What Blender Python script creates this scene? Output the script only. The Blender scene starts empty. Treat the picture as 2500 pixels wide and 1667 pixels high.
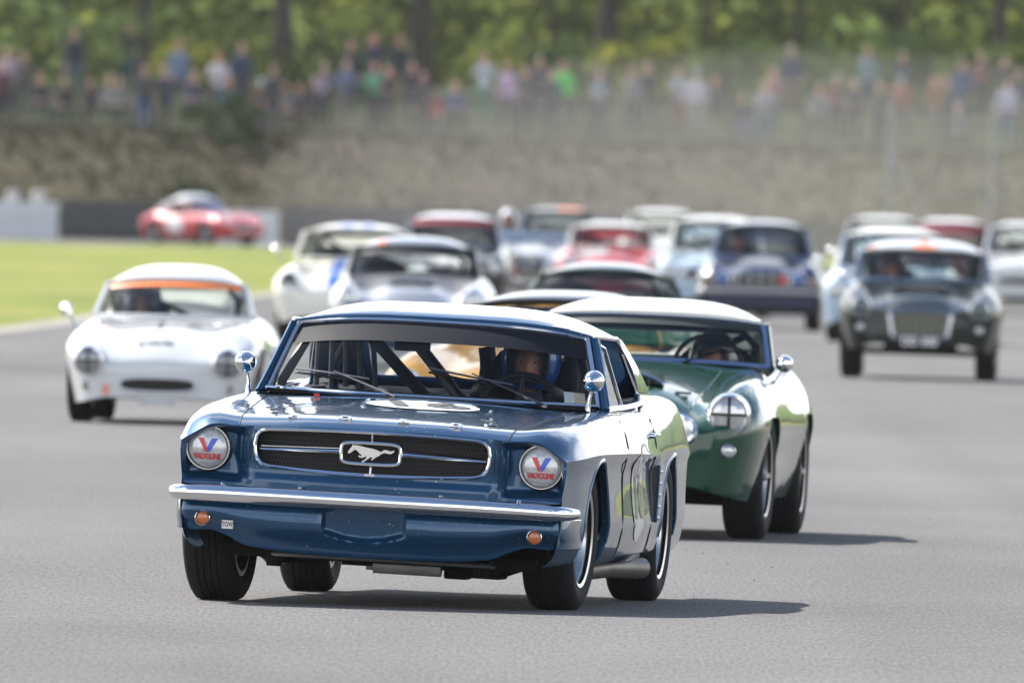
import bpy, bmesh, math, random
from mathutils import Vector, Matrix, Euler
R = math.radians
random.seed(7)
SC = bpy.context.scene
COL = SC.collection

# ------------------------------------------------------------------ camera
cam_d = bpy.data.cameras.new('camera'); cam = bpy.data.objects.new('camera', cam_d); COL.objects.link(cam)
cam_d.sensor_width = 36.0; cam_d.lens = 835.2; cam_d.clip_start = 1.0; cam_d.clip_end = 6000.0
cam.location = (0, 0, 1.75)
PITCH = math.atan(388/58000.0); ROLL = R(1.55)
cam.rotation_euler = (Matrix.Rotation(R(90)-PITCH, 4, 'X') @ Matrix.Rotation(ROLL, 4, 'Z')).to_euler()
cam_d.dof.use_dof = True; cam_d.dof.focus_distance = 97.6; cam_d.dof.aperture_fstop = 11.4
cam_d.dof.aperture_blades = 9
SC.camera = cam

# ------------------------------------------------------------------ world, sun, exposure
world = bpy.data.worlds.new('World'); SC.world = world; world.use_nodes = True
SUN_TO = Vector((-0.93, 1.0, 1.30)).normalized()
SUN_EL = math.asin(SUN_TO.z); SUN_AZ = math.atan2(SUN_TO.x, SUN_TO.y)
def build_world():
    nt = world.node_tree; nt.nodes.clear(); N = nt.nodes.new; L = nt.links.new
    out = N('ShaderNodeOutputWorld'); bg = N('ShaderNodeBackground'); bg.inputs['Strength'].default_value = 0.10
    sky = N('ShaderNodeTexSky'); sky.sky_type = 'NISHITA'; sky.sun_disc = False
    sky.sun_elevation = SUN_EL; sky.sun_rotation = SUN_AZ; sky.dust_density = 0.3; sky.ozone_density = 1.2
    tc = N('ShaderNodeTexCoord'); mp = N('ShaderNodeMapping'); mp.inputs['Scale'].default_value = (1.0, 1.0, 2.2)
    no = N('ShaderNodeTexNoise'); no.inputs['Scale'].default_value = 2.1; no.inputs['Detail'].default_value = 7; no.inputs['Roughness'].default_value = 0.55
    rp = N('ShaderNodeValToRGB'); rp.color_ramp.elements[0].position = 0.43; rp.color_ramp.elements[1].position = 0.57
    mx = N('ShaderNodeMix'); mx.data_type = 'RGBA'; mx.inputs[7].default_value = (11.0, 11.2, 11.6, 1)
    L(tc.outputs['Generated'], mp.inputs['Vector']); L(mp.outputs[0], no.inputs['Vector']);
    sx = N('ShaderNodeSeparateXYZ'); L(tc.outputs['Generated'], sx.inputs[0])
    el = N('ShaderNodeMath'); el.operation = 'MULTIPLY_ADD'; el.inputs[1].default_value = -0.42; el.inputs[2].default_value = 0.15
    ad = N('ShaderNodeMath'); ad.operation = 'ADD'; L(sx.outputs['Z'], el.inputs[0]); L(el.outputs[0], ad.inputs[0]); L(no.outputs['Fac'], ad.inputs[1]); L(ad.outputs[0], rp.inputs['Fac'])
    L(rp.outputs['Color'], mx.inputs[0]); L(sky.outputs[0], mx.inputs[6]); L(mx.outputs[2], bg.inputs['Color']); L(bg.outputs[0], out.inputs['Surface'])
build_world()
sun_d = bpy.data.lights.new('sun', 'SUN'); sun_d.energy = 4.9; sun_d.angle = R(0.6); sun_d.color = (1.0, 0.955, 0.88)
sun = bpy.data.objects.new('sun', sun_d); COL.objects.link(sun); sun.rotation_euler = (-SUN_TO).to_track_quat('-Z', 'Y').to_euler(); sun.location = (-60, 100, 80)
SC.view_settings.view_transform = 'Standard'; SC.view_settings.look = 'None'; SC.view_settings.gamma = 1.0
SC.view_settings.use_curve_mapping = False
SC.view_settings.exposure = 1.02
SC.cycles.use_denoising = True
SC.cycles.max_bounces = 10; SC.cycles.transparent_max_bounces = 24
SC.cycles.volume_bounces = 1
SC.cycles.caustics_reflective = False; SC.cycles.caustics_refractive = False
SC.cycles.sample_clamp_indirect = 8.0

# ------------------------------------------------------------------ materials
MATS = {}
def _base(name):
    m = bpy.data.materials.new(name); m.use_nodes = True; nt = m.node_tree; b = nt.nodes['Principled BSDF']
    MATS[name] = m; return m, nt, b
def plain(name, col, rough=0.6, metal=0.0, coat=0.0, spec=0.5, vary=0.0, vscale=8.0, bump=0.0):
    if name in MATS: return MATS[name]
    m, nt, b = _base(name)
    b.inputs['Base Color'].default_value = (*col, 1); b.inputs['Roughness'].default_value = rough
    b.inputs['Metallic'].default_value = metal; b.inputs['Coat Weight'].default_value = coat; b.inputs['Coat Roughness'].default_value = 0.02
    b.inputs['Specular IOR Level'].default_value = spec
    if vary > 0 or bump > 0:
        tc = nt.nodes.new('ShaderNodeTexCoord'); no = nt.nodes.new('ShaderNodeTexNoise'); no.inputs['Scale'].default_value = vscale; no.inputs['Detail'].default_value = 5
        nt.links.new(tc.outputs['Object'], no.inputs['Vector'])
        if vary > 0:
            mp = nt.nodes.new('ShaderNodeMapRange'); mp.inputs[3].default_value = 1-vary; mp.inputs[4].default_value = 1+vary
            mu = nt.nodes.new('ShaderNodeVectorMath'); mu.operation = 'SCALE'; mu.inputs[0].default_value = col
            nt.links.new(no.outputs['Fac'], mp.inputs[0]); nt.links.new(mp.outputs[0], mu.inputs['Scale']); nt.links.new(mu.outputs[0], b.inputs['Base Color'])
        if bump > 0:
            bu = nt.nodes.new('ShaderNodeBump'); bu.inputs['Strength'].default_value = bump; bu.inputs['Distance'].default_value = 0.01
            nt.links.new(no.outputs['Fac'], bu.inputs['Height']); nt.links.new(bu.outputs[0], b.inputs['Normal'])
    return m
def paint(name, col, metal=0.0, rough=0.35, coat=1.0, ripple=0.10, chips=0.0):
    """car paint: base coat + clear coat with faint road dust in the gloss"""
    if name in MATS: return MATS[name]
    m, nt, b = _base(name)
    b.inputs['Base Color'].default_value = (*col, 1); b.inputs['Metallic'].default_value = metal
    b.inputs['Roughness'].default_value = rough; b.inputs['Coat Weight'].default_value = coat; b.inputs['Specular IOR Level'].default_value = 0.12
    tc = nt.nodes.new('ShaderNodeTexCoord'); no = nt.nodes.new('ShaderNodeTexNoise'); no.inputs['Scale'].default_value = 5.0; no.inputs['Detail'].default_value = 6
    mp = nt.nodes.new('ShaderNodeMapRange'); mp.inputs[1].default_value = 0.35; mp.inputs[2].default_value = 0.75; mp.inputs[3].default_value = 0.015; mp.inputs[4].default_value = 0.07
    nt.links.new(tc.outputs['Object'], no.inputs['Vector']); nt.links.new(no.outputs['Fac'], mp.inputs[0]); nt.links.new(mp.outputs[0], b.inputs['Coat Roughness'])
    n2 = nt.nodes.new('ShaderNodeTexNoise'); n2.inputs['Scale'].default_value = 6.5; n2.inputs['Detail'].default_value = 1.0
    bu = nt.nodes.new('ShaderNodeBump'); bu.inputs['Strength'].default_value = ripple; bu.inputs['Distance'].default_value = 0.012
    nt.links.new(tc.outputs['Object'], n2.inputs['Vector']); nt.links.new(n2.outputs['Fac'], bu.inputs['Height'])
    nt.links.new(bu.outputs[0], b.inputs['Normal']); nt.links.new(bu.outputs[0], b.inputs['Coat Normal'])
    if chips:      # stone chips and squashed flies
        vo = nt.nodes.new('ShaderNodeTexVoronoi'); vo.inputs['Scale'].default_value = 42.0
        n3 = nt.nodes.new('ShaderNodeTexNoise'); n3.inputs['Scale'].default_value = 9.0
        th = nt.nodes.new('ShaderNodeMath'); th.operation = 'MULTIPLY'; th.inputs[1].default_value = chips
        lt = nt.nodes.new('ShaderNodeMath'); lt.operation = 'LESS_THAN'
        pw = nt.nodes.new('ShaderNodeMath'); pw.operation = 'POWER'; pw.inputs[1].default_value = 3.0
        mx = nt.nodes.new('ShaderNodeMix'); mx.data_type = 'RGBA'; mx.inputs[6].default_value = (*col, 1); mx.inputs[7].default_value = (.34, .33, .30, 1)
        nt.links.new(tc.outputs['Object'], vo.inputs['Vector']); nt.links.new(tc.outputs['Object'], n3.inputs['Vector']); nt.links.new(n3.outputs['Fac'], pw.inputs[0]); nt.links.new(pw.outputs[0], th.inputs[0])
        nt.links.new(vo.outputs['Distance'], lt.inputs[0]); nt.links.new(th.outputs[0], lt.inputs[1]); nt.links.new(lt.outputs[0], mx.inputs[0]); nt.links.new(mx.outputs[2], b.inputs['Base Color'])
    return m
def glass(name, tint=(0.9, 0.93, 0.92), refl=1.0):
    if name in MATS: return MATS[name]
    m = bpy.data.materials.new(name); m.use_nodes = True; nt = m.node_tree; nt.nodes.clear(); N = nt.nodes.new
    o = N('ShaderNodeOutputMaterial'); t = N('ShaderNodeBsdfTransparent'); t.inputs[0].default_value = (*tint, 1)
    g = N('ShaderNodeBsdfGlossy'); g.inputs['Roughness'].default_value = 0.02; f = N('ShaderNodeFresnel'); f.inputs[0].default_value = 1.5
    mm = N('ShaderNodeMath'); mm.operation = 'MULTIPLY'; mm.inputs[1].default_value = refl
    x = N('ShaderNodeMixShader')
    nt.links.new(f.outputs[0], mm.inputs[0]); nt.links.new(mm.outputs[0], x.inputs[0]); nt.links.new(t.outputs[0], x.inputs[1]); nt.links.new(g.outputs[0], x.inputs[2]); nt.links.new(x.outputs[0], o.inputs[0])
    MATS[name] = m; return m
CHROME = plain('chrome', (0.78, 0.78, 0.80), 0.07, 1.0)
STEEL = plain('dull_steel', (0.42, 0.42, 0.42), 0.38, 1.0, vary=0.15)
ALLOY = plain('cast_alloy', (0.55, 0.55, 0.55), 0.28, 1.0)
RUBBER = plain('tyre_rubber', (0.011, 0.011, 0.012), 0.75, spec=0.18, vary=0.35, vscale=14, bump=0.2)
BLACK = plain('black_trim', (0.010, 0.010, 0.011), 0.5, spec=0.25)
DARK = plain('dark_underside', (0.010, 0.010, 0.010), 0.85, spec=0.1, vary=0.4)
INTERIOR = plain('black_interior', (0.014, 0.014, 0.015), 0.8, spec=0.15)
GLASS = glass('window_glass', refl=.75)
LENS = plain('lamp_lens', (0.55, 0.56, 0.56), 0.12, 0.55, coat=1.0, vary=0.35, vscale=26)
AMBER = plain('amber_lens', (0.50, 0.12, 0.015), 0.2, coat=1.0, vary=0.3, vscale=30)
TAPE = plain('black_tape', (0.015, 0.015, 0.017), 0.4)
WHITE_DECAL = plain('white_vinyl', (0.72, 0.72, 0.71), 0.3, coat=1.0)
MATTE_WHITE = plain('matte_white_vinyl', (0.80, 0.80, 0.79), 0.6, spec=0.2); MATTE_GREY = plain('matte_grey_vinyl', (0.10, 0.10, 0.105), 0.6, spec=0.2)
GREY_DECAL = plain('charcoal_vinyl', (0.07, 0.07, 0.075), 0.35, coat=0.4)
RED_DECAL = plain('red_vinyl', (0.62, 0.02, 0.03), 0.35, coat=0.4)
BLUE_DECAL = plain('blue_vinyl', (0.015, 0.08, 0.55), 0.35, coat=0.4)
ORANGE = plain('orange_vinyl', (0.86, 0.20, 0.015), 0.4, coat=0.4)
SKIN = plain('skin', (0.50, 0.27, 0.20), 0.55, vary=0.12, vscale=20)
SKIN2 = plain('ruddy_skin', (0.55, 0.24, 0.17), 0.5, vary=0.18, vscale=30)
HAIRC = [plain('hair_brown', (0.06, 0.035, 0.02), 0.6), plain('hair_grey', (0.28, 0.26, 0.24), 0.6), plain('hair_dark', (0.015, 0.012, 0.01), 0.6), plain('hair_fair', (0.30, 0.19, 0.09), 0.6)]

# ------------------------------------------------------------------ mesh helpers
def pchip(pts):
    xs = [p[0] for p in pts]; ys = [p[1] for p in pts]; n = len(xs)
    if n == 1: return lambda t: ys[0]
    d = [(ys[i+1]-ys[i])/(xs[i+1]-xs[i]) for i in range(n-1)]
    m = [d[0]]+[0 if d[i-1]*d[i] <= 0 else 2*d[i-1]*d[i]/(d[i-1]+d[i]) for i in range(1, n-1)]+[d[-1]]
    def f(t):
        if t <= xs[0]: return ys[0]
        if t >= xs[-1]: return ys[-1]
        i = 0
        while t > xs[i+1]: i += 1
        h = xs[i+1]-xs[i]; s = (t-xs[i])/h
        return ys[i]*(1+2*s)*(1-s)**2 + h*m[i]*s*(1-s)**2 + ys[i+1]*s*s*(3-2*s) + h*m[i+1]*s*s*(s-1)
    return f
def sstep(t, a, b):
    if a == b: return 1.0 if t >= a else 0.0
    s = min(1.0, max(0.0, (t-a)/(b-a))); return s*s*(3-2*s)
def lerp(a, b, t): return a+(b-a)*t
def lerp3(a, b, t): return tuple(a[i]+(b[i]-a[i])*t for i in range(3))

class MB:
    def __init__(s): s.v = []; s.f = []; s.mi = []
    def add(s, vs, fs, mi=0, M=None):
        o = len(s.v)
        s.v += [tuple(M @ Vector(p)) for p in vs] if M is not None else [tuple(p) for p in vs]
        s.f += [tuple(i+o for i in f) for f in fs]; s.mi += [mi]*len(fs); return s
    def grid(s, fn, nu, nv, wrap_u=False, mi=0, flip=False, M=None, keep=None):
        """fn(u,v) with u,v in 0..1"""
        vs = [fn(i/nu, j/nv) for j in range(nv+1) for i in range(nu if wrap_u else nu+1)]
        w = nu if wrap_u else nu+1; fs = []
        for j in range(nv):
            for i in range(nu):
                if keep and not keep((i+.5)/nu, (j+.5)/nv): continue
                a = j*w+i; b = j*w+(i+1) % w; q = (a, b, b+w, a+w)
                fs.append(q[::-1] if flip else q)
        return s.add(vs, fs, mi, M)
    def box(s, c, size, mi=0, M=None):
        x, y, z = c; a, b, d = size[0]/2, size[1]/2, size[2]/2
        vs = [(x+i*a, y+j*b, z+k*d) for k in (-1, 1) for j in (-1, 1) for i in (-1, 1)]
        return s.add(vs, [(0, 2, 3, 1), (4, 5, 7, 6), (0, 1, 5, 4), (2, 6, 7, 3), (0, 4, 6, 2), (1, 3, 7, 5)], mi, M)
    def tube(s, path, rad, n=8, mi=0, closed=False, flat=None, caps=True, M=None):
        """rad: number or list; flat=(sx,sz) scales section along its two axes"""
        P = [Vector(p) for p in path]; k = len(P); vs = []; up0 = None
        for i, p in enumerate(P):
            if closed: t = P[(i+1) % k]-P[i-1]
            else: t = P[min(i+1, k-1)]-P[max(i-1, 0)]
            t.normalize()
            if up0 is None:
                up = Vector((0, 0, 1)) if abs(t.z) < 0.9 else Vector((0, 1, 0))
            else: up = up0
            a = t.cross(up).normalized(); b = a.cross(t).normalized(); up0 = b
            r = rad[i] if isinstance(rad, (list, tuple)) else rad
            fx, fz = flat if flat else (1, 1)
            for q in range(n):
                an = 2*math.pi*q/n
                vs.append(p + a*(math.cos(an)*r*fx) + b*(math.sin(an)*r*fz))
        fs = []
        for i in range(k if closed else k-1):
            for q in range(n):
                i2 = (i+1) % k
                fs.append((i*n+q, i*n+(q+1) % n, i2*n+(q+1) % n, i2*n+q))
        if caps and not closed:
            fs.append(tuple(range(n))[::-1]); fs.append(tuple((k-1)*n+q for q in range(n)))
        return s.add(vs, fs, mi, M)
    def lathe(s, prof, n=32, mi=0, M=None, caps=True, a0=0.0, a1=2*math.pi):
        """prof: (r, h) list; axis = local Z"""
        full = abs(a1-a0-2*math.pi) < 1e-6; m = n if full else n+1
        vs = [(r*math.cos(a0+(a1-a0)*q/n), r*math.sin(a0+(a1-a0)*q/n), h) for r, h in prof for q in range(m)]
        fs = []
        for i in range(len(prof)-1):
            for q in range(n):
                q2 = (q+1) % m
                fs.append((i*m+q, i*m+q2, (i+1)*m+q2, (i+1)*m+q))
        return s.add(vs, fs, mi, M)
    def prism(s, outline, d, mi=0, M=None):
        """outline (x,z) ccw seen from -y; extruded along y from 0 to d"""
        n = len(outline); vs = [(x, 0, z) for x, z in outline]+[(x, d, z) for x, z in outline]
        fs = [tuple(range(n)), tuple(range(2*n-1, n-1, -1))]+[((i+1) % n, i, n+i, n+(i+1) % n) for i in range(n)]
        return s.add(vs, fs, mi, M)
    def build(s, name, mat, parent=None, smooth=True, angle=38, M=None, sub=0, solid=0.0, bevel=0.0):
        me = bpy.data.meshes.new(name); me.from_pydata(s.v, [], s.f); me.update()
        ms = mat if isinstance(mat, (list, tuple)) else [mat]
        for x in ms: me.materials.append(x)
        if len(ms) > 1: me.polygons.foreach_set('material_index', s.mi)
        o = bpy.data.objects.new(name, me); COL.objects.link(o)
        if M is not None: me.transform(M)
        finish(o, smooth, angle)
        if parent is not None: o.parent = parent
        if solid:
            md = o.modifiers.new('thickness', 'SOLIDIFY'); md.thickness = solid; md.offset = -1
        if bevel:
            md = o.modifiers.new('edges', 'BEVEL'); md.width = bevel; md.segments = 2; md.limit_method = 'ANGLE'
        if sub:
            md = o.modifiers.new('smooth', 'SUBSURF'); md.levels = sub; md.render_levels = sub
        return o
def finish(o, smooth=True, angle=38):
    me = o.data
    bm = bmesh.new(); bm.from_mesh(me); bmesh.ops.remove_doubles(bm, verts=bm.verts, dist=1e-5)
    bmesh.ops.recalc_face_normals(bm, faces=bm.faces) if len(bm.faces) < 4000 else None
    bm.to_mesh(me); bm.free()
    if smooth:
        me.polygons.foreach_set('use_smooth', [True]*len(me.polygons)); me.set_sharp_from_angle(angle=R(angle))
    me.update()
def tag(o, label=None, cat=None, group=None, kind=None):
    if label: o['label'] = label
    if cat: o['category'] = cat
    if group: o['group'] = group
    if kind: o['kind'] = kind
    return o
def empty(name, loc=(0, 0, 0), rz=0.0, parent=None):
    o = bpy.data.objects.new(name, None); COL.objects.link(o); o.location = loc; o.rotation_euler = (0, 0, rz); o.empty_display_size = 0.1
    if parent is not None: o.parent = parent
    return o
def copy_tree(o, parent=None):
    c = o.copy(); COL.objects.link(c)
    if parent is not None: c.parent = parent
    for ch in list(o.children): copy_tree(ch, c)
    return c
def place(o, M):
    o.matrix_local = M; return o
def text_mesh(body, size=1.0, extrude=0.0, bold=0.0, cuts=0, shear=0.0):
    """flat lettering as (verts, faces), centred on the origin, lying in XY"""
    cu = bpy.data.curves.new('lettering', 'FONT'); cu.body = body; cu.size = size; cu.extrude = extrude; cu.offset = bold; cu.shear = shear
    cu.align_x = 'CENTER'; cu.align_y = 'CENTER'; cu.resolution_u = 3
    ob = bpy.data.objects.new('lettering', cu); COL.objects.link(ob)
    dg = bpy.context.evaluated_depsgraph_get(); me = bpy.data.meshes.new_from_object(ob.evaluated_get(dg))
    bpy.data.objects.remove(ob); bpy.data.curves.remove(cu)
    bm = bmesh.new(); bm.from_mesh(me); bpy.data.meshes.remove(me)
    if cuts:
        bmesh.ops.triangulate(bm, faces=bm.faces)
        bmesh.ops.subdivide_edges(bm, edges=bm.edges, cuts=cuts, use_grid_fill=True)
        bmesh.ops.triangulate(bm, faces=bm.faces)
    bm.verts.ensure_lookup_table()
    vs = [tuple(v.co) for v in bm.verts]; fs = [tuple(v.index for v in f.verts) for f in bm.faces]; bm.free()
    return vs, fs
FACE_CAM = Matrix.Rotation(R(90), 4, 'X')      # XY lettering -> XZ plane facing -Y

# ------------------------------------------------------------------ car bodies: sections lofted along the length
# car space: x across (image right when it faces the camera), y rearward from the front axle, z up
def sec_curve(P, crease, nspan):
    P = [Vector((p[0], p[1])) for p in P]; n = len(P); out = []; idx = [0]
    for i in range(n-1):
        a, b = P[i], P[i+1]; c = (b-a).length
        def tan(k, outgoing):
            if k == 0: return Vector((1, 0))
            if k == n-1: return (P[k]-P[k-1]).normalized()
            if k in crease: return ((P[k+1]-P[k]) if outgoing else (P[k]-P[k-1])).normalized()
            return (P[k+1]-P[k-1]).normalized()
        t0 = tan(i, True)*c; t1 = tan(i+1, False)*c; m = nspan[i]
        for q in range(m):
            s = q/m
            out.append(a*((1+2*s)*(1-s)**2)+t0*(s*(1-s)**2)+b*(s*s*(3-2*s))+t1*(s*s*(s-1)))
        idx.append(len(out))
    out.append(P[-1].copy()); return out, idx
class Loft:
    def __init__(s, lines, y0, y1, crease=(), nspan=None, nose=None, tail=None, arches=(), kc=4, warp=None, step=0.06, lip=0.035, dense_nose=True):
        s.lines = [(pchip(a) if isinstance(a, (list, tuple)) else (lambda y, a=a: a), pchip(b) if isinstance(b, (list, tuple)) else (lambda y, b=b: b)) for a, b in lines]
        s.y0, s.y1, s.crease, s.kc, s.warp, s.arches, s.lip = y0, y1, crease, kc, warp, arches, lip
        s.nspan = nspan or [4]*(len(lines)-1); s.nose, s.tail = nose, tail
        ys = set(); n = int((y1-y0)/step)
        for i in range(n+1): ys.add(round(y0+(y1-y0)*i/n, 4))
        for (e, yy, sg) in ((nose, y0, 1), (tail, y1, -1)):
            if e:
                for k in range(13): ys.add(round(yy+sg*e['len']*(1-math.cos(math.pi/2*k/12)), 4))
        for (yc, rr, zc) in arches:
            for k in range(1, 28): ys.add(round(yc-rr*math.cos(math.pi*k/28), 4))
            for q in (-rr-0.001, -rr+0.0005, rr-0.0005, rr+0.001): ys.add(round(yc+q, 4))
        ys = sorted(y for y in ys if y0-1e-6 <= y <= y1+1e-6)
        s.ys = [ys[0]]
        for y in ys[1:]:
            if y-s.ys[-1] > 0.0007: s.ys.append(y)
    def ctrl(s, y):
        P = [(fx(y), fz(y)) for fx, fz in s.lines]
        for (e, yy, sg) in ((s.nose, s.y0, 1), (s.tail, s.y1, -1)):
            if e:
                t = (y-yy)*sg/e['len']
                if t < 1:
                    t = max(t, 0.0); k = (1-(1-t)**e['p'])**(1/e['p'])
                    P = [(lerp(e['kx']*x, x, k), lerp(e['zn']+(e['kz'] if z > e['zn'] else e.get('kb', .8))*(z-e['zn']), z, k)) for x, z in P]
        return P
    def zbot(s, y, zb):
        z = zb
        for (yc, rr, zc) in s.arches:
            d = rr*rr-(y-yc)**2
            if d > 0: z = max(z, zc+math.sqrt(d))
        return z
    def section(s, y):
        C, idx = sec_curve(s.ctrl(y), s.crease, s.nspan); k = idx[s.kc]
        low = C[k:]; zb = s.zbot(y, low[-1].y); m = len(low)-1
        if zb > low[-1].y+1e-6:
            D, _ = sec_curve([tuple(p) for p in s.ctrl(y)], s.crease, [n*6 for n in s.nspan]); D = D[_[s.kc]:]
            Q = [D[0]]
            for i in range(1, len(D)):
                if D[i].y < zb:
                    a, b = D[i-1], D[i]; t = (a.y-zb)/max(1e-6, a.y-b.y); t = min(1, max(0, t)); Q.append(a.lerp(b, t)); break
                Q.append(D[i])
            tot = sum((Q[i+1]-Q[i]).length for i in range(len(Q)-1)); low = [Q[0]]
            for r in range(1, m+1):
                want = tot*r/m; acc = 0
                for i in range(len(Q)-1):
                    l = (Q[i+1]-Q[i]).length
                    if acc+l >= want-1e-9 or i == len(Q)-2:
                        low.append(Q[i].lerp(Q[i+1], min(1, (want-acc)/max(l, 1e-9)))); break
                    acc += l
            C = C[:k]+low
        return C, idx
    def make(s):
        s.G = []
        for y in s.ys:
            C, idx = s.section(y); C = list(C)
            e = C[-1]; C.append(Vector((max(0.0, e.x-s.lip), e.y+0.004)))
            row = [(-p.x, y, p.y) for p in C[::-1]]+[(p.x, y, p.y) for p in C[1:]]
            if s.warp: row = [s.warp(*p) for p in row]
            s.G.append(row)
        s.idx = idx; s.nc = len(C)-1      # centre column index = nc
        return s
    def mesh(s, keep=None):
        """keep(y, cu) where cu = signed column offset from the centre line (in samples)"""
        mb = MB(); w = len(s.G[0]); vs = [p for r in s.G for p in r]; fs = []
        for j in range(len(s.ys)-1):
            ym = (s.ys[j]+s.ys[j+1])/2
            for i in range(w-1):
                if keep and not keep(ym, i+.5-s.nc): continue
                fs.append((j*w+i, (j+1)*w+i, (j+1)*w+i+1, j*w+i+1))
        if s.nose: fs.append(tuple(range(w)))
        if s.tail and keep is None or s.tail and s.nose: fs.append(tuple((len(s.ys)-1)*w+i for i in range(w))[::-1])
        used = sorted({i for f in fs for i in f}); mp = {a: b for b, a in enumerate(used)}
        mb.add([vs[i] for i in used], [tuple(mp[i] for i in f) for f in fs]); return mb
    def top(s, x, y):
        """height of the upper surface at (x, y)"""
        C, idx = s.section(y); ax = abs(x)
        for i in range(len(C)-1):
            if C[i].x <= ax <= C[i+1].x and C[i+1].x > C[i].x: return lerp(C[i].y, C[i+1].y, (ax-C[i].x)/(C[i+1].x-C[i].x))
        return C[idx[s.kc]].y
    def side(s, y, z):
        """half width at (y, z) on the flank"""
        C, idx = sec_curve(s.ctrl(y), s.crease, s.nspan); best = None
        for i in range(len(C)-2, -1, -1):
            a, b = C[i], C[i+1]
            if (a.y-z)*(b.y-z) <= 0 and abs(a.y-b.y) > 1e-9: return lerp(a.x, b.x, (a.y-z)/(a.y-b.y))
        return C[idx[s.kc]].x
    def nose_y(s, x, z):
        """y of the front surface at (x, z)"""
        x = abs(x)
        def inside(y):
            C, _ = sec_curve(s.ctrl(y), s.crease, s.nspan); zt = None; poly = [(0, C[-1].y)]+[(-1e-6, C[0].y)]+[(p.x, p.y) for p in C]
            c = False; n = len(poly)
            for i in range(n):
                x1, z1 = poly[i]; x2, z2 = poly[i-1]
                if (z1 > z) != (z2 > z) and x+1e-5 < (x2-x1)*(z-z1)/(z2-z1)+x1: c = not c
            return c
        L = s.nose['len'] if s.nose else 0.3; prev = s.y0
        for k in range(1, 41):
            y = s.y0+L*(1-math.cos(math.pi/2*k/40))
            if inside(y):
                a, b = prev, y
                for _ in range(8):
                    m = (a+b)/2
                    if inside(m): b = m
                    else: a = m
                return b
            prev = y
        return s.y0+L

# ------------------------------------------------------------------ wheels and lamps
WHEELS = {}
def wheel_meshes(r, w, rim, style):
    key = (r, w, rim, style)
    if key in WHEELS: return WHEELS[key]
    AX = Matrix.Rotation(R(90), 4, 'Y')      # lathe axis -> +X (outer face at +X)
    t = MB(); h = w/2; pr = [(rim-.012, -h*.80), (rim+.012, -h*.96), (lerp(rim, r, .55), -h*1.06), (r-.03, -h*.99), (r-.010, -h*.86), (r-.002, -h*.66)]
    for g in (-.40, -.14, .14, .40):
        pr += [(r, h*g-.006), (r-.008, h*g-.003), (r-.008, h*g+.003), (r, h*g+.006)]
    pr += [(r-.002, h*.66), (r-.010, h*.86), (r-.03, h*.99), (lerp(rim, r, .55), h*1.06), (rim+.012, h*.96), (rim-.012, h*.80)]
    t.lathe(pr, 48, M=AX)
    m = MB()
    m.lathe([(rim-.02, -h*.9), (rim+.004, -h*.88), (rim-.006, -h*.78), (rim-.035, -h*.5), (rim-.035, h*.35), (rim-.016, h*.72), (rim+.006, h*.86), (rim+.010, h*.93), (rim+.002, h*.97), (rim-.012, h*.92)], 40, M=AX)
    if style == 'spoke':
        m.lathe([(.0, h*.62), (.035, h*.62), (.042, h*.55), (.072, h*.45), (.08, h*.1)], 24, M=AX)
        for k in range(5):
            a = R(72*k+10)
            pts = [(.06, .040, h*.42), (rim*.55, .026, h*.46), (rim-.018, .036, h*.30)]
            vs = []
            for rr, hw, hh in pts:
                for sx, dz in ((-1, -.02), (-.6, 0), (.6, 0), (1, -.02)):
                    vs.append(Matrix.Rotation(a, 4, 'Z') @ Vector((rr, hw*sx, hh+dz)))
            fs = [(i*4+q, i*4+q+1, i*4+q+5, i*4+q+4) for i in range(2) for q in range(3)]
            m.add([tuple(AX @ p) for p in vs], fs)
        m.lathe([(rim-.04, -h*.1), (.05, -h*.1)], 24, mi=1, M=AX)
    else:
        m.lathe([(.0, h*.95), (.02, h*.95), (.028, h*.80), (.05, h*.62), (.055, h*.2)], 20, M=AX)
        for k in range(20):
            a0 = 2*math.pi*k/20
            for s1, hh in ((1, .42), (-1, .05)):
                a1 = a0+s1*.38
                m.tube([AX @ Vector((.052*math.cos(a0), .052*math.sin(a0), h*(.62 if s1 > 0 else .3))), AX @ Vector(((rim-.03)*math.cos(a1), (rim-.03)*math.sin(a1), h*hh))], .0035, 4, caps=False)
        for s1 in (1, -1):
            m.box((h*.90, s1*.05, 0), (.02, .07, .022))
        m.lathe([(rim-.04, -h*.15), (.05, -h*.15)], 24, mi=1, M=AX)
    to = t.build('tyre', RUBBER); ro = m.build('rim', [ALLOY if style == 'spoke' else STEEL, BLACK], angle=30)
    tm, rm = to.data, ro.data; bpy.data.objects.remove(to); bpy.data.objects.remove(ro)
    WHEELS[key] = (tm, rm); return tm, rm
def add_wheel(parent, x, y, r, w, rim, style, steer=0.0, camber=0.0):
    tm, rm = wheel_meshes(r, w, rim, style)
    e = empty('wheel', parent=parent)
    e.matrix_local = Matrix.Translation((x, y, r-0.004)) @ Matrix.Rotation(steer, 4, 'Z') @ Matrix.Rotation(camber, 4, 'Y') @ Matrix.Rotation(0 if x > 0 else math.pi, 4, 'Z')
    for nm, me in (('tyre', tm), ('rim', rm)):
        o = bpy.data.objects.new(nm, me); COL.objects.link(o); o.parent = e
    return e
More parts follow.
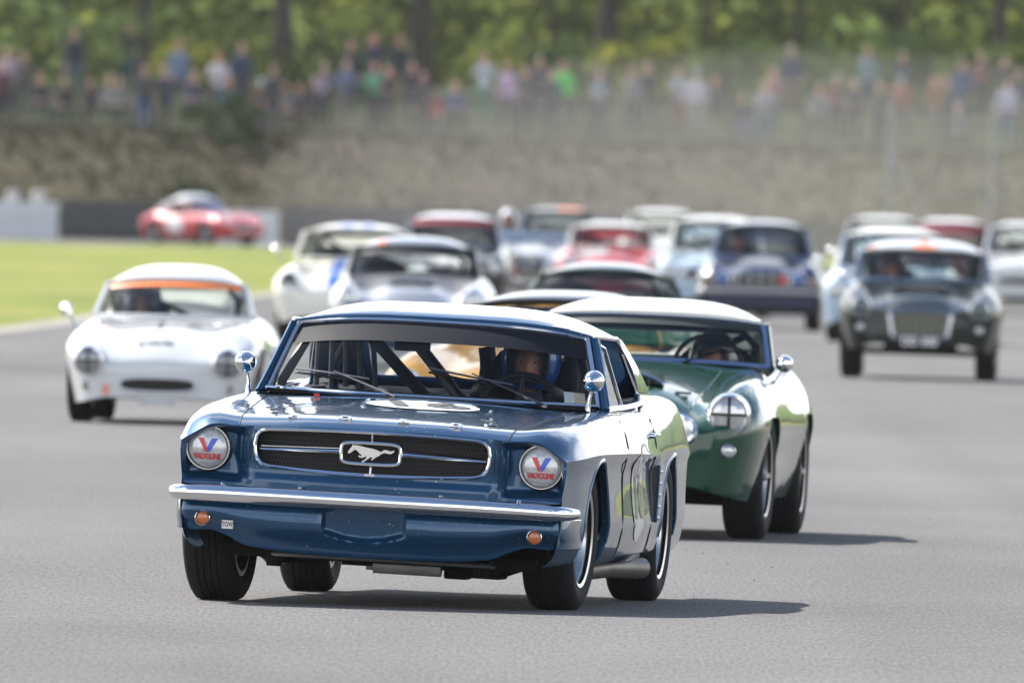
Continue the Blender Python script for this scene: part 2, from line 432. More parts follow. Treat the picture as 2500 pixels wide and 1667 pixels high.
def add_lamp(parent, loc, r, M=Matrix(), tape=None, name='headlight', ring=CHROME, lens=LENS, yaw=0.0, pod=None, podmat=None):
    T = M @ Matrix.Translation(loc) @ Matrix.Rotation(yaw, 4, 'Z') @ Matrix.Rotation(R(90), 4, 'X')
    m = MB(); m.lathe([(r*1.02, -.05), (r*1.13, -.03), (r*1.14, -.004), (r*1.08, .010), (r*.99, .012), (r*.97, .0)], 36, M=T)
    o = m.build(name, ring, parent)
    m = MB(); m.lathe([(r*.99, -.002), (r*.9, r*.07), (r*.7, r*.16), (r*.4, r*.23), (r*.15, r*.26), (0.0001, r*.265)], 36, M=T)
    m.build('lens', lens, o)
    if tape:
        for k in range(2):
            m = MB(); n = 10; pts = []
            for q in range(n+1):
                t = -1+2*q/n; h = r*.272*(1-t*t)+.004; a, b = (t*r*.97, h); wd = r*.085
                for sg in (-1, 1): pts.append((a, sg*wd, b) if k == 0 else (sg*wd, a, b))
            m.add(pts, [(2*q, 2*q+1, 2*q+3, 2*q+2) for q in range(n)], M=T); m.build('tape_strip', tape, o)
    if pod:
        m = MB(); m.lathe([(r*1.10, -.012), (r*1.16, -.035), (r*1.22, -.10), (r*1.20, -.2), (r*1.05, -.32), (r*.6, -.45)], 32, M=T); m.build('headlight_pod', podmat, o)
    return o
def curve_u(c, u):
    """c = (y centre, z centre, half width, y side, z side, power)"""
    a = abs(u); return (c[2]*u, lerp(c[0], c[3], a*a), lerp(c[1], c[4], a**c[5]))


# ------------------------------------------------------------------ people: skinned skeletons, coloured by the nearest bone
def skin_mesh(nodes, bones, rootkey, sub=1):
    keys = list(nodes); ix = {k: i for i, k in enumerate(keys)}
    me = bpy.data.meshes.new('figure'); me.from_pydata([nodes[k][0] for k in keys], [(ix[a], ix[b]) for a, b, *_ in bones], [])
    ob = bpy.data.objects.new('figure', me); COL.objects.link(ob)
    ob.modifiers.new('skin', 'SKIN')
    sv = me.skin_vertices[0].data
    for k in keys:
        r = nodes[k][1]; sv[ix[k]].radius = r if isinstance(r, tuple) else (r, r); sv[ix[k]].use_root = (k == rootkey)
    if sub:
        md = ob.modifiers.new('sub', 'SUBSURF'); md.levels = sub; md.render_levels = sub
    dg = bpy.context.evaluated_depsgraph_get(); m2 = bpy.data.meshes.new_from_object(ob.evaluated_get(dg))
    vs = [tuple(v.co) for v in m2.vertices]; fs = [tuple(p.vertices) for p in m2.polygons]
    bpy.data.objects.remove(ob); bpy.data.meshes.remove(me); bpy.data.meshes.remove(m2)
    return vs, fs
def seg_dist(p, a, b):
    ab = b-a; t = max(0, min(1, (p-a).dot(ab)/max(1e-9, ab.length_squared))); return (p-(a+ab*t)).length
def head_grid(mb, c, s, mi_skin, mi_hair, hair_len=.35, n=20):
    """head with brow, nose, chin and ears facing -y, centre c, height about .24*s"""
    base = len(mb.v); vs = []; ms = []
    for j in range(n+1):
        ph = math.pi*j/n
        for i in range(n*2):
            th = 2*math.pi*i/(n*2)
            x = math.sin(ph)*math.sin(th); y = -math.sin(ph)*math.cos(th); z = math.cos(ph)
            px, py, pz = x*.075, y*.095, z*.122
            if z < 0: px *= 1+.22*z; py = py*(1+.10*z)-(.012*(-z) if y < 0 else 0)
            if y < 0:
                g = lambda cx, cz, w: math.exp(-((px-cx)**2+(pz-cz)**2)/(w*w))
                py -= .026*g(0, -.022, .014)+.014*g(0, -.004, .011)+.006*g(0, .026, .03)+.008*g(0, -.062, .016)+.010*g(0, -.100, .02)
                py += .010*g(-.030, .010, .014)+.010*g(.030, .010, .014)+.004*g(0, -.050, .008)
            if abs(x) > .93 and -.25 < z < .25 and -.3 < y < .45: px *= 1.14
            vs.append((c[0]+px*s, c[1]+py*s, c[2]+pz*s))
    w = n*2; fs = []; mi = []
    for j in range(n):
        for i in range(w):
            a = j*w+i; b = j*w+(i+1) % w; fs.append((a, b, b+w, a+w))
            ph = math.pi*(j+.5)/n; th = 2*math.pi*(i+.5)/w; y = -math.sin(ph)*math.cos(th); z = math.cos(ph)
            mi.append(mi_hair if (z > .62 or (y > -.15 and z > -hair_len) or (y > -.55 and z > .35)) else mi_skin)
    mb.add(vs, fs); mb.mi[-len(fs):] = mi
POSES = {}
def person_mesh(pose):
    """slots: 0 skin, 1 hair, 2 top, 3 trousers, 4 shoes"""
    if pose in POSES: return POSES[pose]
    V = Vector
    sit = pose.startswith('sit')
    hip = .48 if sit else .93
    N = {'pel': ((0, .0, hip), (.145, .105)), 'waist': ((0, .0, hip+.14), (.135, .10)), 'chest': ((0, .01, hip+.36), (.165, .115)), 'neckb': ((0, .015, hip+.50), (.10, .075)), 'neck': ((0, .0, hip+.58), .052), 'skull': ((0, -.012, hip+.68), .06)}
    B = [('pel', 'waist', 2), ('waist', 'chest', 2), ('chest', 'neckb', 2), ('neckb', 'neck', 0), ('neck', 'skull', 0)]
    for s, e in ((-1, 'l'), (1, 'r')):
        if sit:
            N['hip'+e] = ((s*.10, -.04, hip-.02), .095); N['kn'+e] = ((s*.15, -.42, hip+.06), .068); N['an'+e] = ((s*.13, -.46, .09), .045); N['toe'+e] = ((s*.15, -.63, .045), (.042, .034))
        else:
            sp = .115 if pose != 'wide' else .17
            N['hip'+e] = ((s*.095, 0, hip-.06), .10); N['kn'+e] = ((s*sp, -.015, .49), .067); N['an'+e] = ((s*(sp+.01), .02, .09), .045); N['toe'+e] = ((s*(sp+.05), -.15, .045), (.042, .032))
        B += [('pel', 'hip'+e, 3), ('hip'+e, 'kn'+e, 3), ('kn'+e, 'an'+e, 3), ('an'+e, 'toe'+e, 4)]
        sh = hip+.45
        N['sh'+e] = ((s*.175, .01, sh), .062)
        if pose in ('stand', 'wide'): el, wr, hd = (s*.245, .03, sh-.29), (s*.255, -.05, sh-.53), (s*.25, -.08, sh-.62)
        elif pose == 'camera': el, wr, hd = (s*.25, -.17, sh-.18), (s*.10, -.26, sh+.08), (s*.055, -.25, sh+.16)
        elif pose == 'folded': el, wr, hd = (s*.25, -.03, sh-.27), (-s*.02, -.20, sh-.22), (-s*.11, -.21, sh-.20)
        elif pose == 'rail': el, wr, hd = (s*.24, -.14, sh-.25), (s*.17, -.36, sh-.27), (s*.14, -.43, sh-.28)
        else: el, wr, hd = (s*.23, -.10, sh-.26), (s*.13, -.30, sh-.36), (s*.08, -.37, sh-.37)
        N['el'+e] = (el, .046); N['wr'+e] = (wr, .032); N['hd'+e] = (hd, (.040, .024))
        d = (V(hd)-V(wr)).normalized(); side = d.cross(V((0, 0, 1)) if abs(d.z) < .9 else V((0, 1, 0))).normalized()
        B += [('chest', 'sh'+e, 2), ('sh'+e, 'el'+e, 2), ('el'+e, 'wr'+e, 2), ('wr'+e, 'hd'+e, 0)]
        for q in range(4):
            a = V(hd)+d*.035+side*(.027-.018*q); b = a+d*(.034 if q in (1, 2) else .026)
            N['f%d%s' % (q, e)] = (tuple(a), .011); N['g%d%s' % (q, e)] = (tuple(b), .009)
            B += [('hd'+e, 'f%d%s' % (q, e), 0), ('f%d%s' % (q, e), 'g%d%s' % (q, e), 0)]
        a = V(wr)+d*.05+side*.05; N['th'+e] = (tuple(a), .012); B += [('wr'+e, 'th'+e, 0)]
    vs, fs = skin_mesh(N, B, 'pel', 1)
    mb = MB(); mb.add(vs, fs)
    segs = [(V(N[a][0]), V(N[b][0]), k, .8 if k == 2 else 1.0) for a, b, k in B]
    for i, f in enumerate(mb.f):
        c = sum((V(mb.v[q]) for q in f), V((0, 0, 0)))/len(f)
        mb.mi[i] = min(segs, key=lambda t: seg_dist(c, t[0], t[1])*t[3])[2]
    head_grid(mb, (0, -.015, hip+.735), .98, 0, 1, n=12)
    o = mb.build('person', [SKIN, HAIRC[0], BLACK, BLACK, BLACK], angle=80); me = o.data; bpy.data.objects.remove(o)
    POSES[pose] = me; return me
CLOTH = {}
def cloth(col):
    k = 'cloth_%02x%02x%02x' % tuple(int(max(0, min(1, x))*255) for x in col)
    return plain(k, col, .85, vary=.2, vscale=12)
def add_person(pose, loc, rz, label, top, legs, hair=0, skin=SKIN, scale=1.0, hat=None, group='spectators behind the fence'):
    o = bpy.data.objects.new('person', person_mesh(pose)); COL.objects.link(o)
    o.location = loc; o.rotation_euler = (0, 0, rz); o.scale = (scale*1.12, scale*1.12, scale)
    for i, m in enumerate((skin, HAIRC[hair], cloth(top), cloth(legs), BLACK)):
        o.material_slots[i].link = 'OBJECT'; o.material_slots[i].material = m
    tag(o, label, 'person', group)
    if hat:
        hip = .48 if pose.startswith('sit') else .93
        m = MB(); T = Matrix.Translation((0, -.01, hip+.785)); m.lathe([(.0001, .085), (.05, .078), (.085, .04), (.098, -.005), (.094, -.02)], 16, M=T)
        m.grid(lambda u, v: (.085*(2*u-1), -.08-.09*v*(1-(2*u-1)**2*.6), hip+.772-.012*v), 6, 3); m.build('cap', cloth(hat), o)
    return o
def make_driver(car, M, x, y, z, label, shell, suit, lining, face=True, wheel=None, hi=False, group=None):
    """seated driver; (x,y,z) = helmet centre in car space; returns a top-level person following the car's placement"""
    V = Vector; hz = z-.02; k_ = min(1.0, (hz-.34)/.72)
    N = {'pel': ((0, .08, hz-.70*k_), (.15, .11)), 'waist': ((0, .07, hz-.54*k_), (.14, .11)), 'chest': ((0, .05, hz-.36), (.175, .125)), 'neckb': ((0, .03, hz-.23), (.11, .085)), 'neck': ((0, .01, hz-.16), .058), 'skull': ((0, .0, hz-.04), .05)}
    B = [('pel', 'waist', 2), ('waist', 'chest', 2), ('chest', 'neckb', 2), ('neckb', 'neck', 2), ('neck', 'skull', 2)]
    wz = (wheel or hz-.33)
    for s, e in ((-1, 'l'), (1, 'r')):
        N['hip'+e] = ((s*.11, .0, hz-.70*k_), .10); N['kn'+e] = ((s*.15, -.40, hz-.60*k_), .07); N['an'+e] = ((s*.12, -.75, hz-.70*k_), .05)
        N['sh'+e] = ((s*.185, .03, hz-.26), .068); N['el'+e] = ((s*.27, -.17, hz-.42), .05); N['wr'+e] = ((s*.175, -.335, wz+.05), .035); N['hd'+e] = ((s*.155, -.385, wz+.075), (.042, .032))
        B += [('pel', 'hip'+e, 2), ('hip'+e, 'kn'+e, 2), ('kn'+e, 'an'+e, 2), ('chest', 'sh'+e, 2), ('sh'+e, 'el'+e, 2), ('el'+e, 'wr'+e, 2), ('wr'+e, 'hd'+e, 3)]
        for q in range(4):
            a = (s*(.150-.004*q), -.425, wz+.100-.020*q); b = (s*(.128-.004*q), -.418, wz+.098-.020*q)
            N['f%d%s' % (q, e)] = (a, .0115); N['g%d%s' % (q, e)] = (b, .010); B += [('hd'+e, 'f%d%s' % (q, e), 3), ('f%d%s' % (q, e), 'g%d%s' % (q, e), 3)]
        N['th'+e] = ((s*.130, -.375, wz+.10), .012); B += [('wr'+e, 'th'+e, 3)]
    vs, fs = skin_mesh(N, B, 'pel', 1); mb = MB(); mb.add(vs, fs)
    segs = [(V(N[a][0]), V(N[b][0]), k) for a, b, k in B]
    for i, f in enumerate(mb.f):
        c = sum((V(mb.v[q]) for q in f), V((0, 0, 0)))/len(f); mb.mi[i] = min(segs, key=lambda t: seg_dist(c, t[0], t[1]))[2]
    head_grid(mb, (0, -.012, hz-.01), 1.0, 0, 1, n=24 if hi else 12)
    o = mb.build('person', [SKIN2, HAIRC[1], suit, BLACK], angle=80)
    T = Matrix.Translation((car.location.x, car.location.y, 0)) @ Matrix.Rotation(car.rotation_euler.z, 4, 'Z') @ M @ Matrix.Translation((x, y, 0))
    o.matrix_world = T; tag(o, label, 'person', group or 'drivers at the wheel')
    # helmet shell with a face opening
    def hel(r, n=28, op=True):
        h = MB()
        def f(u, v):
            th = 2*math.pi*u; ph = math.pi*(.0+.80*v); sx, sy, sz = .128*r, .152*r, .150*r
            return (sx*math.sin(ph)*math.sin(th), .012-sy*math.sin(ph)*math.cos(th), hz+.005+sz*math.cos(ph))
        def keep(u, v):
            a = abs((u+.5) % 1-.5)*2*math.pi; ph = math.pi*.80*v
            return not (a < .70 and 1.18 < ph < 2.20)
        h.grid(f, n*2, n, wrap_u=True, keep=keep if op else None); return h
    ho = hel(1.0).build('helmet', shell, o, angle=60, solid=.018)
    if lining:
        a0 = MB(); pts = []
        for k in range(40):
            t = 2*math.pi*k/40; cx = .72*abs(math.cos(t))**.45*(1 if math.cos(t) >= 0 else -1); cv = 1.70+.53*abs(math.sin(t))**.45*(1 if math.sin(t) >= 0 else -1)
            pts.append((.124*math.sin(cv)*math.sin(cx), .012-.148*math.sin(cv)*math.cos(cx), hz+.005+.146*math.cos(cv)))
        a0.tube(pts, .013, 6, closed=True); a0.build('helmet_lining', lining, ho)
    if hi:
        for s in (-1, 1):
            e = MB(); e.lathe([(.0001, .0065), (.004, .006), (.007, .003), (.008, 0)], 12, M=Matrix.Translation((s*.030, -.0895, hz-.003)) @ Matrix.Rotation(R(90), 4, 'X')); eo = e.build('eye', plain('eye_white', (.34, .30, .28), .3), o)
            e = MB(); e.lathe([(.0001, .0080), (.0045, .0068)], 10, M=Matrix.Translation((s*.030, -.0895, hz-.003)) @ Matrix.Rotation(R(90), 4, 'X')); e.build('iris', plain('iris', (.03, .04, .05), .2), eo)
            e = MB(); e.tube([(s*.014, -.106, hz+.020), (s*.030, -.105, hz+.025), (s*.046, -.094, hz+.020)], .004, 6); e.build('eyebrow', HAIRC[1], o)
        e = MB(); e.tube([(-.024, -.096, hz-.062), (0, -.105, hz-.060), (.024, -.096, hz-.062)], [.003, .0045, .003], 6); e.build('mouth', plain('lips', (.35, .12, .10), .5), o)
        e = MB(); e.lathe([(.0001, .014), (.02, .013), (.026, .008), (.028, 0)], 16, M=Matrix.Translation((.128, .0, hz+.03)) @ Matrix.Rotation(R(90), 4, 'Y')); e.build('visor_pivot', STEEL, ho)
    return o

# ------------------------------------------------------------------ the general racing car of the field
ROADSTER = dict(
    y0=-.80, y1=3.12, W=.765, wb=2.34, track=.625, tr=.315, tw=.175, rim=.205, style='wire',
    zc=[(-.80, .62), (-.5, .73), (0, .80), (.5, .855), (.85, .88), (2.2, .86), (2.7, .80), (3.12, .66)],
    zm=[(-.80, .61), (-.5, .715), (0, .785), (.5, .84), (.85, .87), (2.2, .86), (2.7, .80), (3.12, .66)],
    zv=[(-.80, .60), (-.5, .665), (0, .735), (.5, .80), (.9, .855), (2.2, .86), (2.7, .80), (3.12, .66)],
    zf=[(-.80, .62), (-.55, .735), (-.2, .80), (.2, .825), (.8, .83), (1.4, .78), (1.9, .80), (2.35, .855), (2.8, .78), (3.12, .62)],
    xv=.42, xf=.612, zw=.625, zl=.36, zb=.205, tuck=.90,
    nose=dict(len=.42, p=2.3, kx=.72, kz=.22, zn=.50), tail=dict(len=.4, p=2.3, kx=.7, kz=.2, zn=.55),
    cut=(.93, 2.15),
    wsb=(.80, .875, .60, 1.0, .86, 2.2), wst=(1.12, 1.165, .53, 1.22, 1.13, 2.2),
    roof=(2.05, 1.16, .50, 1.98, 1.08, 2.6), roofh=.085, deck=(2.50, .87, .52, 2.36, .85, 2.0),
)
def sup(p, a, b, n=40):
    """closed superellipse outline"""
    out = []
    for k in range(n):
        t = 2*math.pi*k/n; c, s_ = math.cos(t), math.sin(t)
        out.append((a*abs(c)**(2/p)*(1 if c >= 0 else -1), b*abs(s_)**(2/p)*(1 if s_ >= 0 else -1)))
    return out
def make_car(name, label, cat='car', pos=(0, 0), rot=0.0, base=ROADSTER, body=None, roofmat=None, scale=1.0, roll=0.0, group='cars in the race pack', **kw):
    c = dict(base); c.update(kw)
    root = empty(name, (pos[0], pos[1], 0), R(rot)); tag(root, label, cat, group)
    root.scale = (scale,)*3
    M = Matrix.Translation((0, 0, c.get('lift', 0))) @ Matrix.Rotation(R(roll), 4, 'Y')
    zs = c.get('zs', 1.0)
    for k in ('zc', 'zm', 'zv', 'zf'): c[k] = [(y, z*zs) for y, z in c[k]]
    for k in ('zw', 'zl'): c[k] = c[k]*zs
    W = c['W']; roofmat = roofmat or body
    wmul = pchip([(c['y0'], .93), (-.35, .98), (0, 1.0), (1.3, .985), (2.3, 1.0), (c['y1'], .93)])
    ylist = [c['y0']+(c['y1']-c['y0'])*k/20 for k in range(21)]
    mul = lambda v: [(y, v*wmul(y)) for y in ylist]
    lines = [([(0, 0)], c['zc']), (mul(c['xv']*.52), c['zm']), (mul(c['xv']), c['zv']), (mul(c['xf']), c['zf']),
             (mul(W), [(0, c['zw'])]), (mul(W*(.5+.5*c['tuck'])*1.01), [(0, c['zl'])]), (mul(W*c['tuck']), [(0, c['zb'])])]
    ar = c['tr']+.045
    arches = [(0, ar, c['tr']-.01), (c['wb'], ar, c['tr']-.01)]
    lf = Loft(lines, c['y0'], c['y1'], nspan=[3, 3, 4, 6, 4, 3], nose=c['nose'], tail=c['tail'], arches=arches, kc=4, step=.08, crease=c.get('crease', ())).make()
    cut = c['cut']; lim = lf.idx[3]-1
    mb = lf.mesh(lambda y, u: not (cut[0] < y < cut[1] and abs(u) < lim))
    mb.build('body', body, root, M=M, angle=50)
    # dark floor, sides and wheel housings inside the shell
    m = MB(); x = W*.80; zf = .17
    m.box((0, (c['wb'])/2, zf+.02), (2*x*.86, c['wb']-2*ar-.1, .05)); m.box((0, -.1, .30), (.62, .95, .22)); m.box((0, c['wb']+.15, .32), (.7, .8, .24))
    m.build('underbody', DARK, root, M=M, smooth=False)
    for yc in (0, c['wb']):
        for sg in (-1, 1):
            m = MB(); m.lathe([(ar+.012, 0), (ar+.012, -.30), (.05, -.30)], 18, a0=0, a1=math.pi, M=Matrix.Translation((sg*(lf.side(yc, c['tr']+.2)-.085), yc, c['tr']-.01)) @ Matrix.Rotation(R(90)*sg, 4, 'Y') @ Matrix.Rotation(R(90)*sg, 4, 'Z'))
            m.build('wheel_housing', DARK, root, M=M)
            add_wheel(root, sg*c['track'], yc, c['tr'], c['tw'], c['rim'], c['style'], steer=R(c.get('steer', -2)) if yc == 0 else 0, camber=R(1.2)*sg)
    m = MB(); x1 = c['xf']*.93; ya, yb = cut
    m.grid(lambda u, v: (lerp(-x1, x1, u), lerp(ya, yb, v), .40), 1, 1)
    for sg in (-1, 1): m.grid(lambda u, v, sg=sg: (sg*x1, lerp(ya, yb, u), lerp(.40, .84*zs, v)), 1, 1)
    m.grid(lambda u, v: (lerp(-x1, x1, u), yb, lerp(.40, .80*zs, v)), 1, 1)
    m.grid(lambda u, v: (lerp(-x1, x1, u), ya+.02, lerp(.40, .85*zs, v)), 1, 1)
    m.build('cockpit', INTERIOR, root, M=M, smooth=False)
    # driver's seat, steering wheel, roll bar
    ds = c.get('drv', -1)*.29
    m = MB(); m.grid(lambda u, v: (ds+.21*(2*u-1), 1.78+.10*v+.06*(2*u-1)**2*-1, lerp(.45, c.get('seat', 1.0), v)-.08*abs(2*u-1)**3), 8, 6); m.build('seat', INTERIOR, root, M=M, solid=.05)
    m = MB(); m.tube([(ds+.17*math.cos(a), 1.25+.05*math.sin(a), .86+.15*math.sin(a)) for a in [2*math.pi*k/20 for k in range(20)]], .012, 6, closed=True); m.tube([(ds, 1.25, .86), (ds, 1.0, .78)], .02, 6); m.build('steering_wheel', BLACK, root, M=M)
    rf = None
    if c['wst']:
        b, t = c['wsb'], c['wst']
        wsf = lambda u, v: (lambda p, q: (lerp(p[0], q[0], v), lerp(p[1], q[1], v)-.03*math.sin(math.pi*v)*(1-(2*u-1)**2), lerp(p[2], q[2], v)))(curve_u(b, 2*u-1), curve_u(t, 2*u-1))
        m = MB(); m.grid(wsf, 16, 8); m.build('windscreen', GLASS, root, M=M)
        m = MB(); fr = c.get('frame', .016)
        m.tube([wsf(k/16, 0) for k in range(17)], fr, 6); m.tube([wsf(k/16, 1) for k in range(17)], fr, 6)
        for e in (0, 1): m.tube([wsf(e, .95*k/6) for k in range(7)], fr*1.2, 6)
        m.build('windscreen_frame', c.get('framemat', CHROME), root, M=M)
        if c.get('strip'):
            m = MB(); m.grid(lambda u, v: (lambda p: (p[0], p[1]-.006, p[2]+.002))(wsf(.02+.96*u, lerp(c.get('strip0', .84), .985, v))), 16, 2); m.build('sun_strip', c['strip'], root, M=M)
        for sx in c.get('wipers', (-.25, .2)):
            m = MB(); p0 = wsf(.5+sx*.75, 0); p1 = wsf(.5+sx*.75+.16, .32); m.tube([(p0[0], p0[1]-.03, p0[2]), (p1[0], p1[1]-.02, p1[2])], .006, 5); p2 = wsf(min(.97, .5+sx*.75+.30), .40); p3 = wsf(.5+sx*.75+.05, .22)
            m.tube([(p3[0], p3[1]-.02, p3[2]), (p2[0], p2[1]-.02, p2[2])], .006, 5); m.build('wiper', BLACK, root, M=M)
    if c['roof']:
        b, t, rr, dk = c['wsb'], c['wst'], c['roof'], c['deck']; h = c['roofh']
        def rf(u, v):
            p = curve_u((t[0]-.02, t[1]+.012, t[2]+.025, t[3]-.01, t[4]+.006, t[5]+1.2), 2*u-1); q = curve_u(rr, 2*u-1)
            a = abs(2*u-1); return (lerp(p[0], q[0], v), lerp(p[1], q[1], v), lerp(p[2], q[2], v)+4*v*(1-v)*h*(1-a**4))
        def bf(u, v):
            p = curve_u(rr, 2*u-1); q = curve_u(dk, 2*u-1); a = abs(2*u-1)
            return (lerp(p[0], q[0], v), lerp(p[1], q[1], v)+.05*math.sin(math.pi*v)*(1-a**3), lerp(p[2], q[2], v)+.05*math.sin(math.pi*v))
        win = lambda u, v: .09 < u < .91 and .07 < v < .93
        m = MB(); m.grid(rf, 20, 14); m.grid(bf, 28, 14, keep=lambda u, v: not win(u, v))
        for sg in (0, 1):          # rear quarters down to the belt
            v0 = c.get('qv', .68)
            belt = lambda s_: lerp3((dk[2]*(2*sg-1)*1.02, lerp(t[3], rr[3], v0)+.1, .86*zs), curve_u(dk, 2*sg-1), s_)
            edge = lambda s_: rf(sg, lerp(v0, 1, s_*2)) if s_ < .5 else bf(sg, (s_-.5)*2)
            m.grid(lambda u, v: lerp3(edge(u), belt(u), v), 8, 5)
            m.tube([rf(sg, v/10) for v in range(11)], .014, 5)
        m.build('roof', roofmat, root, M=M, angle=45, solid=.012)
        m = MB(); m.grid(bf, 28, 14, keep=win); m.build('rear_window', GLASS, root, M=M)
        for sg in (0, 1):
            m = MB(); e = 2*sg-1; v0 = c.get('qv', .68)
            pa = lambda s_: lerp3(wsf(sg, s_), wsf(sg, s_), 0)
            m.grid(lambda u, v: lerp3(lerp3(wsf(sg, 0), (dk[2]*e*1.02, lerp(t[3], rr[3], v0)+.1, .86*zs), u), lerp3(wsf(sg, 1), rf(sg, v0), u), v), 6, 4); m.build('side_window', GLASS, root, M=M)
            m = MB(); m.tube([(lambda p: (p[0]+(2*sg-1)*.012, p[1]+.012, p[2]))(wsf(sg, .96*k/5)) for k in range(6)], .024, 6); m.build('windscreen_pillar', roofmat if c.get('pillar_roof') else body, root, M=M)
        m = MB(); hx = rr[2]*.86; m.tube([(-hx, 1.95, .6), (-hx, 1.95, rr[4]-.08), (-hx+.08, 1.95, rr[1]-.06), (hx-.08, 1.95, rr[1]-.06), (hx, 1.95, rr[4]-.08), (hx, 1.95, .6)], .022, 6)
        m.tube([(-hx*c.get('drv', -1)*-1*.9, 1.95, rr[1]-.09), (hx*c.get('drv', -1)*-1*.8, 1.97, .62)], .022, 6) ; m.build('roll_cage', BLACK, root, M=M)
        if c.get('roofstripes'):
            for x0, wd in c['roofstripes']:
                m = MB(); w_ = wd/(2*t[2]); u0 = .5+x0/(2*t[2])
                m.grid(lambda u, v: (lambda p: (p[0], p[1], p[2]+.008))(rf(u0-w_/2+u*w_, v*.9)), 2, 12); m.build('roof_stripe', c['stripemat'], root, M=M)
        if c.get('roofpatch'):
            for (u0, u1, v0, v1, mt) in c['roofpatch']:
                m = MB(); m.grid(lambda u, v: (lambda p: (p[0], p[1]-.004, p[2]+.009))(rf(lerp(u0, u1, u), lerp(v0, v1, v))), 6, 4); m.build('roof_sticker', mt, root, M=M)
    for st in c.get('stripes', ()):
        x0, wd = st; m = MB()
        m.grid(lambda u, v: (lambda x, y: (x, y, lf.top(x, y)+.006))(x0+(u-.5)*wd, lerp(c['y0']+.06, .78, v**1.5)), 3, 20); m.build('bonnet_stripe', c['stripemat'], root, M=M)
    for pt in c.get('bonnet', ()):
        (x0, x1, ya, yb, mt, nm) = pt; m = MB()
        m.grid(lambda u, v: (lambda x, y: (x, y, lf.top(x, y)+.006))(lerp(x0, x1, u), lerp(ya, yb, v)), 8, 8); m.build(nm, mt, root, M=M)
    sc_ = c.get('scoop')
    if sc_:
        x0, y0_, w_, h_, ln = sc_; m = MB(); 
        m.grid(lambda u, v: (lambda a, y: (x0+a*w_*(1-.25*v), y, lf.top(x0, y)-.004+h_*(1-abs(a)**2.6)*(1-v**2.2)))(2*u-1, y0_+ln*v), 14, 10); m.build('bonnet_scoop', body, root, M=M)
        m = MB(); m.grid(lambda u, v: (lambda a: (x0+a*w_*.93, y0_+.012, lf.top(x0, y0_)+.004+v*(h_*.86)*(1-abs(a)**2.6)))(2*u-1), 14, 2); o = m.build('scoop_grille', BLACK, root, M=M)
        m = MB(); m.tube([(x0+a*w_, y0_, lf.top(x0, y0_)+h_*(1-abs(a)**2.6)) for a in [-1+.1*k for k in range(21)]], .009, 6)
        for k in range(9): m.tube([(x0-w_*.8+k*w_*.2, y0_, lf.top(x0, y0_)), (x0-w_*.8+k*w_*.2, y0_, lf.top(x0, y0_)+h_*(1-abs(-.8+.2*k)**2.6))], .004, 4)
        m.build('scoop_trim', CHROME, o, M=M)
    # grille
    g = c.get('grille')
    if g:
        ol = g['outline']; zc_ = g['z']; P = [(x, z+zc_) for x, z in ol]
        Y = [lf.nose_y(x, z) for x, z in P]; yc_ = min(Y)
        m = MB(); cz = sum(z for x, z in P)/len(P); n = len(P)
        vs = []
        for k in range(5):
            f = 1-k/4*.999
            for (x, z), y in zip(P, Y):
                px, pz = x*f, cz+(z-cz)*f; vs.append((px, lf.nose_y(px, pz)-.010 if f > .2 else lf.y0-.012, pz))
        m.add(vs, [(k*n+i, k*n+(i+1) % n, (k+1)*n+(i+1) % n, (k+1)*n+i) for k in range(4) for i in range(n)])
        go = m.build('grille', g.get('mat', BLACK), root, M=M)
        m = MB(); m.tube([(x, y-.010, z) for (x, z), y in zip(P, Y)], g.get('r', .014), 6, closed=True); m.build('grille_surround', g.get('ring', CHROME), go, M=M)
        for bx in g.get('vbars', ()):
            zz = [z for (x, z) in P]; z0, z1 = min(zz)+.02, max(zz)-.02; m = MB()
            m.tube([(bx, lf.nose_y(bx, lerp(z0, z1, k/6))-.018, lerp(z0, z1, k/6)) for k in range(7)], g.get('br', .007), 5); m.build('grille_bar', g.get('barmat', CHROME), go, M=M)
        for bz in g.get('hbars', ()):
            xx = max(x for x, z in P)*.96; m = MB()
            m.tube([(lerp(-xx, xx, k/12), lf.nose_y(lerp(-xx, xx, k/12), bz)-.018, bz) for k in range(13)], g.get('br', .007), 5); m.build('grille_bar', g.get('barmat', CHROME), go, M=M)
    for L in c.get('lamps', ()):
        x, z, r = L[:3]; tape = L[3] if len(L) > 3 else None; lens = L[4] if len(L) > 4 and L[4] else LENS; fw = L[5] if len(L) > 5 else .0
        for sg in (-1, 1):
            y = lf.nose_y(sg*x, z)
            add_lamp(root, (sg*x, y-.012-fw, z), r, M, tape, lens=lens, name='headlight' if r > .05 else 'side_lamp', pod=fw > 0 or c.get('pods') and r > .05, podmat=body, yaw=R(4)*sg)
    if c.get('bumper'):
        z, h, mt = c['bumper']; m = MB()
        pts = [(W*.98*math.sin(a), lf.y0-.05+.22*(1-math.cos(a))**1.6, z) for a in [R(-85+170*k/24) for k in range(25)]]
        m.tube(pts, h, 8, flat=(.45, 1)); m.build('bumper', mt, root, M=M)
    if c.get('plate'):
        txt, z, wd, hh, bgm, fgm = c['plate']; y = min(lf.nose_y(0, z), lf.nose_y(wd/2, z))-.02
        m = MB(); m.box((0, y, z), (wd, .008, hh)); o = m.build('number_plate', bgm, root, M=M, smooth=False)
        if txt:
            vs, fs = text_mesh(txt, hh*.95, bold=.004); xs = [v[0] for v in vs]; s_ = min(1.0, wd*.92/(max(xs)-min(xs)))
            m = MB(); m.add([(v[0]*s_, v[1]*1.05, 0) for v in vs], fs, M=Matrix.Translation((0, y-.007, z)) @ FACE_CAM); m.build('plate_lettering', fgm, o, M=M, smooth=False)
